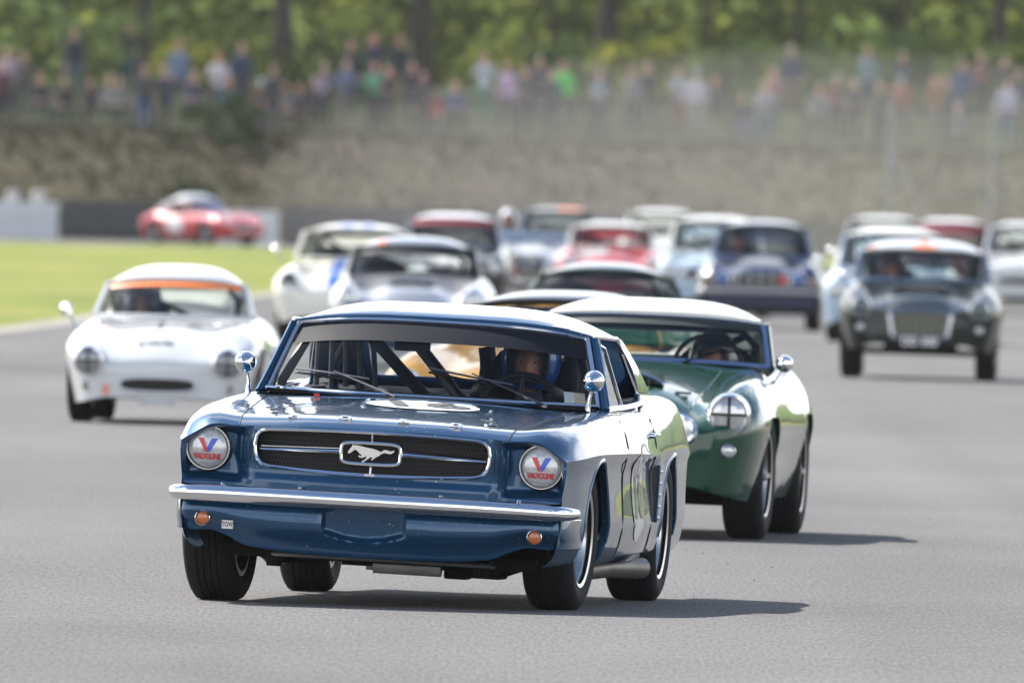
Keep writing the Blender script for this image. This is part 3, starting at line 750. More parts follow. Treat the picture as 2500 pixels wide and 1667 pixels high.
    for (x, y, z) in c.get('mirrors', ()):
        m = MB(); m.tube([(x*.90, y, z-.13), (x, y, z)], [.012, .008], 6)
        m.lathe([(.0001, .055), (.024, .049), (.040, .025), (.046, 0), (.042, -.010)], 18, M=Matrix.Translation((x, y, z)) @ Matrix.Rotation(R(90), 4, 'X')); m.build('wing_mirror', CHROME, root, M=M)
    for fn in c.get('extra', ()): fn(root, lf, M, c)
    root['_rf'] = 0
    del root['_rf']
    return root, lf, M

# ------------------------------------------------------------------ the blue hardtop coupe in front
BLUE = paint('metallic_blue', (0.005, 0.053, 0.128), metal=0.45, rough=0.30, ripple=0.12, chips=0.42)
def make_hero(pos, rot, roll):
    root = empty('race_car', (pos[0], pos[1], 0), R(rot))
    tag(root, 'metallic blue hardtop coupe with chrome bumper and running horse grille, leading the pack', 'car', 'cars in the race pack')
    M = Matrix.Rotation(R(roll), 4, 'Y')
    wid = [(-.73, .795), (-.62, .815), (-.4, .842), (0, .862), (.6, .866), (1.4, .868), (2.2, .838), (2.743, .826), (3.3, .80), (3.8, .77)]
    mul = lambda k: [(y, v*k) for y, v in wid]
    lines = [
        ([(0, 0)], [(-.73, .722), (-.70, .742), (-.64, .760), (-.5, .778), (0, .812), (.5, .838), (.78, .846), (1.0, .852), (2.6, .868), (3.3, .862), (3.7, .84), (3.8, .80)]),
        ([(0, .27)], [(-.73, .722), (-.70, .741), (-.64, .758), (-.5, .775), (0, .808), (.5, .833), (.78, .841), (1.0, .85), (2.6, .866), (3.3, .860), (3.7, .838), (3.8, .80)]),
        ([(-.73, .555), (0, .60), (.8, .635), (2.6, .60), (3.8, .56)], [(-.73, .712), (-.70, .728), (-.6, .752), (-.4, .766), (0, .790), (.5, .816), (.8, .828), (1.0, .838), (2.0, .850), (2.6, .866), (3.3, .862), (3.8, .79)]),
        (mul(.845), [(-.73, .712), (-.70, .730), (-.6, .757), (-.4, .776), (0, .798), (.6, .822), (1.0, .832), (2.0, .840), (2.35, .872), (2.7, .888), (3.3, .882), (3.8, .80)]),
        (mul(.945), [(-.73, .668), (-.6, .715), (-.4, .740), (0, .765), (.6, .788), (1.0, .800), (2.0, .805), (2.35, .832), (2.7, .848), (3.3, .835), (3.8, .75)]),
        (mul(1.0), [(-.73, .64), (0, .668), (1.0, .665), (2.1, .650), (3.8, .64)]),
        ([(y, v-(.004+.026*sstep(y, -.2, 1.7)*(1-sstep(y, 2.02, 2.12)))) for y, v in [(-.73, .79), (-.4, .836), (-.1, .853), (.4, .858), (.9, .860), (1.4, .861), (1.8, .854), (2.0, .845), (2.05, .843), (2.12, .839), (2.4, .828), (2.743, .819), (3.3, .793), (3.8, .763)]], [(0, .60)]),
        (mul(.988), [(0, .365)]),
        (mul(.955), [(0, .245)]),
        (mul(.90), [(0, .205)]),
    ]
    fade = lambda y: 1-sstep(y, -.73, -.25)
    def warp(x, y, z):
        a = max(0.0, 1-(abs(x)/.66)**2); return (x, y-.085*a*fade(y), z)
    AR = .345; arches = [(0, AR, .300), (2.743, AR, .300)]
    lf = Loft(lines, -.73, 3.80, crease=(5, 7), nspan=[4, 5, 4, 5, 4, 3, 5, 3, 2], tail=dict(len=.10, p=2.2, kx=.96, kz=.85, zn=.55), arches=arches, kc=5, warp=warp, step=.045, lip=.03).make()
    I = lf.idx
    hood = lambda y, u: y < .735 and abs(u) < I[2]
    door = lambda y, u: .80 < y < 1.93 and I[4] < abs(u) < I[8]
    trunk = lambda y, u: 3.02 < y < 3.74 and abs(u) < I[2]
    cut = lambda y, u: .86 < y < 2.62 and abs(u) < I[3]-1
    lf.mesh(lambda y, u: not (hood(y, u) or door(y, u) or cut(y, u) or trunk(y, u))).build('body', BLUE, root, M=M, angle=30)
    ho = lf.mesh(hood).build('bonnet', BLUE, root, M=M, angle=30)
    lf.mesh(trunk).build('boot_lid', BLUE, root, M=M, angle=30)
    top = lambda x, y: lf.top(x, y)
    W3 = lambda x, y, dz=0.0: (lambda p: (p[0], p[1], p[2]+dz))(warp(x, y, top(x, y)))
    doors = []
    for sg in (-1, 1):
        d = lf.mesh(lambda y, u: door(y, u) and u*sg > 0).build('door', BLUE, root, M=M, angle=30); doors.append(d)
        m = MB(); zz = [(.81, .775), (.81, .70), (.805, .60), (.805, .45), (.81, .30), (.815, .25)]
        for ye in (.80, 1.93):
            m.tube([(sg*(lf.side(ye, z)+.001), ye, z) for z in [.80, .74, .69, .64, .58, .52, .46, .40, .34, .28, .24]], .0032, 6)
        m.tube([(sg*(lf.side(y, .243)+.0005), y, .243) for y in [.80+.1*k for k in range(12)]], .0028, 4); m.build('shut_line', BLACK, d, M=M)
        m = MB(); x = sg*(lf.side(1.78, .735)); m.tube([(x, 1.70, .735), (x+sg*.022, 1.72, .738), (x+sg*.028, 1.78, .738), (x+sg*.022, 1.84, .738), (x, 1.86, .735)], .009, 8); m.lathe([(.0001, .026), (.010, .024), (.012, 0)], 12, M=Matrix.Translation((x, 1.69, .733)) @ Matrix.Rotation(R(90)*sg, 4, 'Y')); m.build('door_handle', CHROME, d, M=M)
        # door roundel and race number
        m = MB(); n = 40; cy, cz, rr = 1.34, .50, .205
        vs = [(sg*(lf.side(cy, cz)+.003), cy, cz)]+[(sg*(lf.side(cy+rr*q*math.cos(2*math.pi*k/n), cz+rr*q*math.sin(2*math.pi*k/n))+.003), cy+rr*q*math.cos(2*math.pi*k/n), cz+rr*q*math.sin(2*math.pi*k/n)) for q in (.35, .7, 1.0) for k in range(n)]
        fs = [(0, 1+k, 1+(k+1) % n) for k in range(n)]+[(1+q*n+k, 1+(q+1)*n+k, 1+(q+1)*n+(k+1) % n, 1+q*n+(k+1) % n) for q in range(2) for k in range(n)]
        m.add(vs, fs); rd = m.build('number_roundel', WHITE_DECAL, d, M=M)
        tv, tf = text_mesh('16', .34, bold=.008, cuts=2); m = MB()
        m.add([(sg*(lf.side(cy+sg*v[0], cz+v[1])+.006), cy+sg*v[0], cz+v[1]) for v in tv], tf); m.build('race_number', GREY_DECAL, d, M=M, smooth=False)
        # scoop behind the door
        m = MB(); ys_, z0, z1 = 2.03, .375, .60
        xs = lambda z: lf.side(2.14, z)
        m.add([(sg*(xs(z0)-.014), ys_+.02, z0), (sg*(xs(z1)-.014), ys_, z1), (sg*(xs(z1)+.003), ys_+.03, z1+.005), (sg*(xs(z0)+.003), ys_+.05, z0-.005)], [(0, 1, 2, 3)])
        sco = m.build('side_scoop', BLACK, root, M=M, smooth=False)
        m = MB(); m.tube([(sg*(xs(z0)+.004), ys_+.06, z0-.008), (sg*(xs(z1)+.004), ys_+.04, z1+.008)], .009, 6); m.build('scoop_blade', BLUE, sco, M=M)
        for k in range(5):
            z = lerp(z0+.01, z1-.02, k/4); m = MB(); m.lathe([(.0001, .010), (.006, .008), (.009, 0)], 10, M=Matrix.Translation((sg*(xs(z)+.010), ys_+.075, z)) @ Matrix.Rotation(R(90)*sg, 4, 'Y')); m.build('stud', CHROME, sco, M=M)
        # arch lips
        for yc in (0, 2.743):
            m = MB(); m.tube([(sg*(lf.side(yc-AR*math.cos(a), max(.21, .30+AR*math.sin(a)))-.004), yc-AR*math.cos(a), .30+AR*math.sin(a)) for a in [math.pi*k/30 for k in range(31)]], .010, 6); m.build('arch_lip', BLUE, root, M=M)
            m = MB(); m.lathe([(AR+.010, 0), (AR+.010, -.32), (.05, -.32)], 24, a0=0, a1=math.pi, M=Matrix.Translation((sg*(lf.side(yc, .60)-.075), yc, .30)) @ Matrix.Rotation(R(90)*sg, 4, 'Y') @ Matrix.Rotation(R(90)*sg, 4, 'Z')); m.build('wheel_housing', DARK, root, M=M)
    # hood shut lines
    for sg in (-1, 1):
        m = MB(); m.tube([(lambda p: (p[0], p[1], p[2]+.0005))(W3(sg*lf.lines[2][0](y), y)) for y in [-.725+1.46*k/30 for k in range(31)]], .003, 4); m.build('shut_line', BLACK, ho, M=M)
    m = MB(); m.tube([W3(-.63+1.26*k/20, .735, .0005) for k in range(21)], .003, 4); m.build('shut_line', BLACK, ho, M=M)
    # ---------------- front panel with the grille mouth
    sec, _ = lf.section(-.73)
    tops = [(p.x, p.y) for p in sec[:I[5]+1]]
    outl = tops+[(.798, .60), (.793, .55), (.786, .50), (.778, .468)]
    bott = [(x, .462) for x in (.74, .66, .56, .46, .36, .26, .16, .08, 0)]
    half = outl+bott
    full = [(-x, z) for x, z in half[::-1]][:-1]+half[:-1]
    def hole_r(x, z):
        pass
    H = [(0, .714), (.15, .712), (.30, .709), (.43, .704), (.462, .696), (.478, .678), (.484, .645), (.482, .612), (.472, .582), (.452, .562), (.42, .553), (.30, .546), (.15, .541), (0, .539)]
    Hf = [(-x, z) for x, z in H[::-1]][:-1]+H[:-1]
    CX, CZ = 0.0, .628
    def ray(poly, ang):
        dx, dz = math.cos(ang), math.sin(ang); best = None
        for i in range(len(poly)):
            x1, z1 = poly[i]; x2, z2 = poly[(i+1) % len(poly)]; ex, ez = x2-x1, z2-z1; den = dx*ez-dz*ex
            if abs(den) < 1e-12: continue
            t = ((x1-CX)*ez-(z1-CZ)*ex)/den; s_ = ((x1-CX)*dz-(z1-CZ)*dx)/den
            if t > 0 and -1e-6 <= s_ <= 1+1e-6 and (best is None or t < best): best = t
        return (CX+dx*best, CZ+dz*best)
    ztop = pchip(sorted(set((round(x, 4), z) for x, z in tops)))
    def fy(x, z):
        a = abs(x); xo = .797
        c0 = -.73-.085*max(0, 1-(a/.66)**2)
        mouth = c0+.012*sstep(z, .66, .55)-.012*(1-sstep(z, .49, .535))
        lamp = -.672
        y = lerp(mouth, lamp, sstep(a, .485, .585))
        brow = sstep(z, ztop(a)-.035, ztop(a)-.004)*sstep(a, .48, .56); y = lerp(y, c0, brow)
        y = lerp(y, -.73, sstep(a, xo-.038, xo-.010))
        y = lerp(y, -.735, (1-sstep(z, .475, .515))*sstep(a, .48, .56))
        return y
    dens = []
    for i in range(len(full)):
        (x1, z1), (x2, z2) = full[i], full[(i+1) % len(full)]; k = max(1, int(math.hypot(x2-x1, z2-z1)/.010))
        for q in range(k): dens.append((lerp(x1, x2, q/k), lerp(z1, z2, q/k)))
    m = MB(); NR = 26; n = len(dens); vs = []
    for k in range(NR+1):
        t = k/NR
        for (x, z) in dens:
            an = math.atan2(z-CZ, x-CX); hx, hz = ray(Hf, an); px, pz = lerp(hx, x, t), lerp(hz, z, t)
            vs.append((px, fy(px, pz), pz))
    m.add(vs, [(k*n+i, (k+1)*n+i, (k+1)*n+(i+1) % n, k*n+(i+1) % n) for k in range(NR) for i in range(n)])
    fp = m.build('front_panel', BLUE, root, M=M, angle=42)
    for sg in (-1, 1):            # gills beside the mouth
        for k in range(3):
            m = MB(); x0 = .508+.021*k; m.tube([(sg*x0, fy(x0, z)-.002, z) for z in [.575+.0125*q for q in range(9)]], [.002]+[.0055]*7+[.002], 6); m.build('gill', BLUE, fp, M=M)
    # grille
    gy = lambda x: -.73-.085*max(0, 1-(abs(x)/.66)**2)
    m = MB(); m.grid(lambda u, v: (lerp(-.49, .49, u), gy(lerp(-.49, .49, u))+.10, lerp(.53, .72, v)), 20, 2); gr = m.build('grille', BLACK, root, M=M, smooth=False)
    m = MB()      # honeycomb
    hx_, w_ = .0125, .0016
    for r_ in range(9):
        for q in range(-32, 33):
            cx = (q+(.5 if r_ % 2 else 0))*hx_*1.15; cz = .551+r_*hx_*1.55
            if abs(cx) > .475: continue
            for e in range(3):
                a0, a1 = R(60*e+30), R(60*e+90); p, p2 = (cx+hx_*.66*math.cos(a0), cz+hx_*.9*math.sin(a0)), (cx+hx_*.66*math.cos(a1), cz+hx_*.9*math.sin(a1))
                dx, dz = p2[0]-p[0], p2[1]-p[1]; l = math.hypot(dx, dz); nx, nz = -dz/l*w_, dx/l*w_; y = gy(cx)+.055
                m.add([(p[0]+nx, y, p[1]+nz), (p2[0]+nx, y, p2[1]+nz), (p2[0]-nx, y, p2[1]-nz), (p[0]-nx, y, p[1]-nz)], [(0, 1, 2, 3)])
    tag(m.build('grille_mesh', plain('grille_mesh', (.022, .022, .024), .4, .5), gr, M=M, smooth=False), kind='stuff')
    m = MB(); m.tube([(x, gy(x)-.004, z) for x, z in Hf], .0075, 6, closed=True, flat=(1, 1)); m.build('grille_trim', CHROME, gr, M=M)
    m = MB()
    m.grid(lambda u, v: (lambda x, z: (x, gy(x)+(.06 if v > .5 else 0)-.0, z))(*Hf[int(round(u*len(Hf))) % len(Hf)]), len(Hf), 1, wrap_u=True); m.build('grille_shell', BLACK, gr, M=M)
    ez = .628
    for sg in (-1, 1):
        m = MB(); m.tube([(sg*x, gy(x)+.015, ez+.004-.010*(x/.47)) for x in (.12, .2, .3, .4, .468)], [.0085, .008, .0065, .005, .0035], 6)
        m.tube([(sg*x, gy(x)+.03, ez+.018-.012*(x/.47)) for x in (.12, .25, .4, .465)], .0022, 5); m.build('grille_bar', CHROME, gr, M=M)
    for z0, z1 in ((.668, .712), (.588, .541)):
        m = MB(); m.tube([(0, gy(0)+.02, z0), (0, gy(0)+.01, z1)], .0065, 6)
        if z1 < .6: m.box((0, gy(0)-.006, .541), (.042, .012, .010))
        m.build('grille_bar', CHROME, gr, M=M)
    cor = sup(5.5, .122, .043, 48); ye = gy(0)-.004
    m = MB(); m.tube([(x, ye, z+ez) for x, z in cor], .0085, 8, closed=True); em = m.build('emblem_frame', CHROME, gr, M=M)
    horse = [(905, 407), (912, 388), (928, 362), (942, 345), (950, 322), (958, 336), (985, 331), (1008, 336), (1035, 340), (1062, 346), (1095, 352), (1130, 356), (1165, 364), (1192, 374), (1214, 384), (1226, 372), (1246, 361), (1272, 364), (1300, 372), (1340, 362), (1328, 384), (1304, 396), (1272, 394), (1246, 388), (1230, 396), (1212, 404), (1196, 420), (1168, 434), (1148, 452), (1132, 462), (1122, 458), (1140, 440), (1120, 432), (1098, 452), (1072, 470), (1046, 488), (1036, 482), (1066, 460), (1084, 444), (1078, 428), (1058, 440), (1036, 446), (1018, 444), (1004, 432), (1008, 424), (1028, 432), (1040, 424), (1016, 408), (998, 388), (980, 374), (962, 378), (944, 394), (926, 408), (914, 412)]
    hp = [((x-1120)*.000442, -(z-404)*.000442+ez) for x, z in horse]
    bm = bmesh.new(); vv = [bm.verts.new((x, 0, z)) for x, z in hp]; f = bm.faces.new(vv); ex = bmesh.ops.extrude_face_region(bm, geom=[f])
    for g_ in ex['geom']:
        if isinstance(g_, bmesh.types.BMVert): g_.co.y += .008
    bmesh.ops.triangulate(bm, faces=bm.faces); bmesh.ops.recalc_face_normals(bm, faces=bm.faces)
    bm.verts.ensure_lookup_table(); m = MB(); m.add([(v.co.x, v.co.y+ye-.004, v.co.z) for v in bm.verts], [tuple(v.index for v in f.verts) for f in bm.faces]); bm.free()
    m.build('horse_emblem', plain('satin_silver', (.60, .57, .55), .32, .85), em, M=M, smooth=False)
    # ---------------- headlamps with tape decals
    for sg in (-1, 1):
        hl = add_lamp(root, (sg*.688, -.690, .612), .086, M, ring=plain('bezel_dark', (.03, .04, .05), .25, .5), lens=plain('frosted_lens', (.52, .53, .53), .22, .35, coat=1.0, vary=.45, vscale=38))
        dome = lambda x, z: .086*.265*(1-((x*x+z*z)/(.086**2)))+.0035
        m = MB(); m.tube([(sg*.688+.0885*math.cos(a), -.702, .612+.0885*math.sin(a)) for a in [2*math.pi*k/36 for k in range(36)]], .0035, 6, closed=True); m.build('lamp_rim', CHROME, hl, M=M)
        def dec(quad, mat, nm):
            m = MB(); m.grid(lambda u, v: (lambda p: (sg*.688+p[0], -.690-dome(p[0], p[1])-.0015, .612+p[1]))((lerp(lerp(quad[0][0], quad[1][0], u), lerp(quad[3][0], quad[2][0], u), v), lerp(lerp(quad[0][1], quad[1][1], u), lerp(quad[3][1], quad[2][1], u), v))), 4, 4); m.build(nm, mat, hl, M=M)
        dec([(-.041, .040), (-.018, .040), (.004, -.014), (-.010, -.016)], RED_DECAL, 'decal_stroke')
        dec([(.042, .040), (.016, .040), (-.010, -.016), (.010, -.016)], BLUE_DECAL, 'decal_stroke')
        tv, tf = text_mesh('VALVOLINE', .030, bold=.0012, cuts=1); xs = max(v[0] for v in tv); k = .056/xs
        m = MB(); m.add([(sg*.688+v[0]*k, -.690-dome(v[0]*k, v[1]-.036)-.002, .612+v[1]*1.05-.036) for v in tv], tf); m.build('decal_lettering', RED_DECAL, hl, M=M, smooth=False)
    # ---------------- chrome bumper
    prof = [(-.006, .034), (-.020, .037), (-.035, .030), (-.043, .014), (-.046, 0), (-.043, -.014), (-.034, -.029), (-.016, -.036), (0, -.030)]
    P = []
    for k in range(49):
        t = -1+2*k/48; a = abs(t)
        if a < .86: x = t/.86*.755; y = -.800-.050*(1-(x/.755)**2); s_ = 1.0-.10*(a/.86)**3
        else:
            b = (a-.86)/.14; x = (.755+.066*math.sin(b*math.pi/2))*(1 if t > 0 else -1); y = -.800+.21*(1-math.cos(b*math.pi/2)); s_ = .90-.32*b
        P.append((x, y, s_))
    m = MB(); vs = []
    for k, (x, y, s_) in enumerate(P):
        x1, y1 = P[max(0, k-1)][:2]; x2, y2 = P[min(48, k+1)][:2]; tx, ty = x2-x1, y2-y1; l = math.hypot(tx, ty); nx, ny = ty/l, -tx/l
        for (o_, z_) in prof: vs.append((x-nx*o_*s_, y-ny*o_*s_, .432+z_*s_-.006*(abs(x)/.84)**4))
    w = len(prof); m.add(vs, [(k*w+i, (k+1)*w+i, (k+1)*w+i+1, k*w+i+1) for k in range(48) for i in range(w-1)]+[tuple(range(w)), tuple(48*w+i for i in range(w))[::-1]])
    bo = m.build('bumper', CHROME, root, M=M, angle=60)
    for x in (-.60, -.28, .30, .62):
        m = MB(); m.lathe([(.0001, .010), (.007, .008), (.011, 0)], 10, M=Matrix.Translation((x, -.835, .468))); m.build('bumper_bolt', CHROME, bo, M=M)
    m = MB(); m.grid(lambda u, v: (lerp(-.74, .74, u), lerp(-.80, -.62, v), .452+.012*v), 12, 2); m.build('stone_guard', BLUE, root, M=M)
    m = MB(); m.box((0, -.60, .43), (1.36, .03, .10)); m.build('radiator_support', DARK, root, M=M, smooth=False)
    # ---------------- apron
    bot = pchip([(0, .205), (.30, .210), (.50, .228), (.58, .262), (.66, .285), (.78, .278), (.85, .282)])
    def apron(u, v):
        t = 2*u-1; a = abs(t); sgn = 1 if t >= 0 else -1
        if a < .82: x = a/.82*.74; y = -.745-.030*(1-(x/.74)**2)
        else: b = (a-.82)/.18; x = .74+.092*math.sin(b*math.pi/2); y = -.745+.36*(1-math.cos(b*math.pi/2))**1.1
        z = lerp(.405, bot(x), v); y += .030*sstep(v, .45, 1.0)-.014*math.sin(math.pi*min(1, v*1.3))
        inplate = (1-sstep(abs(x*sgn+.02), .160, .175))
        if inplate > 0:
            edge = 1-sstep(v, .62-.9*(abs(x*sgn+.02))**2*6, .74-.9*(abs(x*sgn+.02))**2*6); y = lerp(y, -.752+.02*v, inplate*edge)
        return (sgn*x, y, z)
    m = MB(); m.grid(apron, 150, 22); ap = m.build('apron', BLUE, root, M=M, angle=50, solid=.004)
    m = MB(); m.tube([(lambda p: (p[0], p[1]+.004, p[2]))(apron(k/100, 1)) for k in range(9, 92)], .006, 6); m.build('apron_edge', BLUE, ap, M=M)
    for x in (-.085, .055):
        m = MB(); m.lathe([(.0001, .004), (.005, .003)], 8, M=Matrix.Translation((x, -.762, .355)) @ Matrix.Rotation(R(90), 4, 'X')); m.build('screw_hole', BLACK, ap, M=M)
    for x in (-.19, .19):
        m = MB(); m.tube([(x-.045, -.775, .396), (x-.03, -.785, .388), (x+.03, -.785, .388), (x+.045, -.775, .396)], .006, 6); m.build('bumper_bracket', BLUE, ap, M=M)
    for sg in (-1, 1):
        add_lamp(root, (sg*.685, -.772+.008, .326), .029, M, name='turn_signal', lens=AMBER)
    m = MB(); m.box((-.580, -.772, .305), (.046, .003, .034)); st = m.build('tow_sticker', WHITE_DECAL, root, M=M @ Matrix.Rotation(0, 4, 'Z'), smooth=False)
    tv, tf = text_mesh('TOW', .03, bold=.0008); m = MB(); m.add([(v[0]*.62-.580, -.775, v[1]*.95+.305) for v in tv], tf); m.build('sticker_lettering', GREY_DECAL, st, M=M, smooth=False)
    # ---------------- under the nose
    m = MB(); m.box((0, .9, .20), (1.30, 2.6, .05)); m.box((.05, .05, .24), (.42, .75, .16)); m.box((0, 2.6, .30), (.9, .9, .2)); m.box((0, -.32, .30), (1.1, .5, .10)); m.build('underbody', DARK, root, M=M, smooth=False)
    m = MB(); m.tube([(-.03, -.30, .165), (.25, -.30, .165)], .034, 10); m.tube([(-.06, -.30, .165), (-.03, -.30, .165)], .02, 8); m.build('oil_cooler_duct', plain('pale_metal', (.45, .44, .42), .5, .3, vary=.3), root, M=M)
    m = MB(); m.tube([(-.46, -.38, .185), (-.43, -.43, .190), (-.34, -.45, .192), (.40, -.45, .192), (.46, -.42, .19), (.50, -.36, .185)], .011, 8); m.build('anti_roll_bar', STEEL, root, M=M)
    for sg in (-1, 1):
        m = MB(); m.tube([(sg*.28, -.02, .19), (sg*.48, -.02, .17), (sg*.62, 0, .22)], [.035, .028, .022], 8); m.lathe([(.0001, .03), (.03, .028), (.038, -.02), (.03, -.05)], 12, M=Matrix.Translation((sg*.43, -.40, .19))); m.tube([(sg*.55, -.05, .30), (sg*.47, -.30, .22)], .02, 8); m.build('control_arm', DARK, root, M=M)
        m = MB(); m.tube([(sg*.60, .75, .17), (sg*.62, 1.3, .16), (sg*.66, 1.85, .17), (sg*.78, 2.15, .17)], .045, 12); m.build('exhaust_pipe', plain('exhaust_steel', (.20, .18, .17), .45, .7, vary=.3), root, M=M)
    for cc, ss in (((.42, -.20, .165), (.16, .22, .06)), ((-.30, -.25, .20), (.20, .10, .05)), ((.30, -.15, .15), (.10, .14, .05))):
        m = MB(); m.box(cc, ss); m.build('brake_duct', DARK, root, M=M, smooth=False, bevel=.01)
    # ---------------- wheels
    for yc, tx in ((0, .705), (2.743, .700)):
        for sg in (-1, 1):
            add_wheel(root, sg*tx, yc, .308, .205, .205, 'spoke', steer=R(-3.5) if yc == 0 else 0, camber=R(1.6)*sg+R(.8))
    # ---------------- windscreen, roof and pillars
    b = (.795, .838, .695, 1.05, .838, 2.4); t = (1.15, 1.155, .602, 1.28, 1.126, 2.6)
    def wsf(u, v):
        p, q = curve_u(b, 2*u-1), curve_u(t, 2*u-1); k = math.sin(math.pi*v)*(1-(2*u-1)**4)
        return (lerp(p[0], q[0], v), lerp(p[1], q[1], v)-.028*k, lerp(p[2], q[2], v)+.016*k)
    m = MB(); m.grid(wsf, 28, 12); m.build('windscreen', glass('windscreen_glass', (.88, .91, .91), .5), root, M=M)
    m = MB(); off = lambda p, d=.012: (p[0], p[1]-d, p[2]+.004)
    m.tube([(lambda p: (p[0], p[1]-.016, p[2]+.012))(wsf(k/28, 0)) for k in range(29)], .014, 8, flat=(1, .8)); m.tube([off(wsf(k/28, 1.0), .006) for k in range(29)], .012, 8)
    for e in (0, 1): m.tube([off(wsf(e, k/10), .006) for k in range(11)], .013, 8)
    m.build('windscreen_trim', CHROME, root, M=M)
    m = MB(); m.grid(lambda u, v: off(wsf(.012+.976*u, lerp(.69-.02*(2*u-1)**2, .985, v)), .004), 28, 4); m.build('sun_strip', plain('sun_strip', (.010, .013, .020), .6, spec=.08), root, M=M)
    m = MB(); m.grid(lambda u, v: (lerp(-.70, .70, u), lerp(.72, 1.06, v), .832+.012*math.sin(math.pi*u)-.02*v*abs(2*u-1)), 20, 4); m.build('cowl', BLUE, root, M=M)
    rr = (2.42, 1.180, .618, 2.36, 1.118, 3.2); dk = (3.02, .866, .63, 2.92, .862, 2.2)
    def rf(u, v):
        p = curve_u((t[0]-.012, t[1]+.018, t[2]+.028, t[3]-.01, t[4]+.012, 3.4), 2*u-1); q = curve_u(rr, 2*u-1); a = abs(2*u-1)
        bow = pchip([(0, 0), (.06, .018), (.2, .042), (.45, .060), (.75, .042), (1, 0)])(v)
        return (lerp(p[0], q[0], v)*(1+.02*math.sin(math.pi*v)), lerp(p[1], q[1], v), lerp(p[2], q[2], v)+bow*(1-a**5)*1.0)
    def bf(u, v):
        p = curve_u(rr, 2*u-1); q = curve_u(dk, 2*u-1); a = abs(2*u-1); k = math.sin(math.pi*v)
        return (lerp(p[0], q[0], v), lerp(p[1], q[1], v)+.03*k*(1-a**3), lerp(p[2], q[2], v)+.03*k)
    win = lambda u, v: .10 < u < .90 and .08 < v < .90
    m = MB(); m.grid(rf, 36, 28); m.grid(bf, 40, 18, keep=lambda u, v: not win(u, v))
    for sg in (0, 1):
        e = 2*sg-1; v0 = .70
        belt = lambda s_: lerp3((e*.70, 2.42, .862), (e*.68, 3.02, .868), s_)
        edge = lambda s_: rf(sg, lerp(v0, 1, s_*1.6)) if s_ < .625 else bf(sg, (s_-.625)/.375)
        m.grid(lambda u, v: (lambda p: (p[0]+e*.02*math.sin(math.pi*v), p[1], p[2]))(lerp3(edge(u), belt(u), v)), 12, 8)
    m.build('roof', BLUE, root, M=M, angle=40, solid=.010)
    m = MB(); m.grid(bf, 40, 18, keep=win); m.build('rear_window', glass('hero_glass', (.93, .95, .95), .25), root, M=M)
    for sg in (0, 1):
        e = 2*sg-1
        m = MB(); m.tube([rf(sg, v/20) for v in range(16)]+[lerp3(rf(sg, .70), (e*.70, 2.42, .862), k/4) for k in range(1, 5)], .011, 6); m.build('drip_rail', CHROME, root, M=M)
        m = MB(); m.tube([lerp3((e*.724, 1.045, .825), (e*.630, 1.285, 1.116), k/8) for k in range(9)], [.030, .028, .027, .026, .026, .026, .026, .026, .028], 8, flat=(.7, 1)); m.build('windscreen_pillar', BLUE, root, M=M)
        m = MB(); vp = [(e*.728, 1.11, .845), (e*.647, 1.33, 1.102), (e*.664, 1.375, 1.088), (e*.735, 1.50, .850)]; m.tube(vp, .010, 6, closed=True); qo = m.build('quarter_light', CHROME, root, M=M)
        m = MB(); m.add(vp, [(0, 1, 2, 3)]); m.build('pane', glass('hero_glass'), qo, M=M, smooth=False)
        m = MB(); m.tube([(e*.735, 1.05, .842), (e*.742, 1.6, .848), (e*.735, 2.40, .866)], .012, 6); m.build('window_sill_trim', CHROME, root, M=M)
    # ---------------- cabin
    m = MB(); x1 = .66
    m.grid(lambda u, v: (lerp(-x1, x1, u), lerp(.86, 2.62, v), .36), 1, 1)
    for sg in (-1, 1): m.grid(lambda u, v, sg=sg: (sg*x1, lerp(.86, 2.62, u), lerp(.36, .85, v)), 1, 1)
    m.grid(lambda u, v: (lerp(-x1, x1, u), 2.62, lerp(.36, .84, v)), 1, 1); m.grid(lambda u, v: (lerp(-x1, x1, u), .90, lerp(.36, .85, v)), 1, 1)
    m.build('cockpit', INTERIOR, root, M=M, smooth=False)
    m = MB(); m.grid(lambda u, v: (lerp(-.66, .66, u), 0.98+.16*v+.04*math.sin(math.pi*v), .845+.008*math.sin(math.pi*u)-.14*v*v), 10, 8); m.build('dashboard', INTERIOR, root, M=M)
    m = MB(); m.grid(lambda u, v: (.33+.25*(2*u-1)*(1-.25*v), 1.88+.07*v-.16*abs(2*u-1)**3, lerp(.45, 1.10, v)-.10*abs(2*u-1)**4*v), 14, 10); m.build('seat', INTERIOR, root, M=M, solid=.05)
    m = MB(); m.grid(lambda u, v: (.33-.19+.012*math.sin(math.pi*v), lerp(1.66, 1.90, u), lerp(.88, 1.065, v)), 4, 4); m.build('head_restraint', INTERIOR, root, M=M, solid=.04)
    m = MB(); m.grid(lambda u, v: (.33+.19, lerp(1.66, 1.90, u), lerp(.88, 1.065, v)), 4, 4); m.build('head_restraint', INTERIOR, root, M=M, solid=.04)
    m = MB(); m.tube([(.33+.175*math.cos(a), 1.33+.06*math.sin(a), .800+.160*math.sin(a)) for a in [2*math.pi*k/28 for k in range(28)]], .014, 8, closed=True); m.tube([(.33, 1.33, .80), (.33, 1.0, .72)], .02, 6)
    for a in (R(90), R(210), R(330)): m.tube([(.33, 1.34, .80), (.33+.17*math.cos(a), 1.33+.06*math.sin(a), .80+.16*math.sin(a))], .010, 5)
    m.build('steering_wheel', BLACK, root, M=M)
    m = MB(); hx = .54
    m.tube([(-hx, 2.02, .40), (-hx-.01, 2.02, .95), (-hx+.07, 2.02, 1.13), (hx-.07, 2.02, 1.13), (hx+.01, 2.02, .95), (hx, 2.02, .40)], .022, 8)
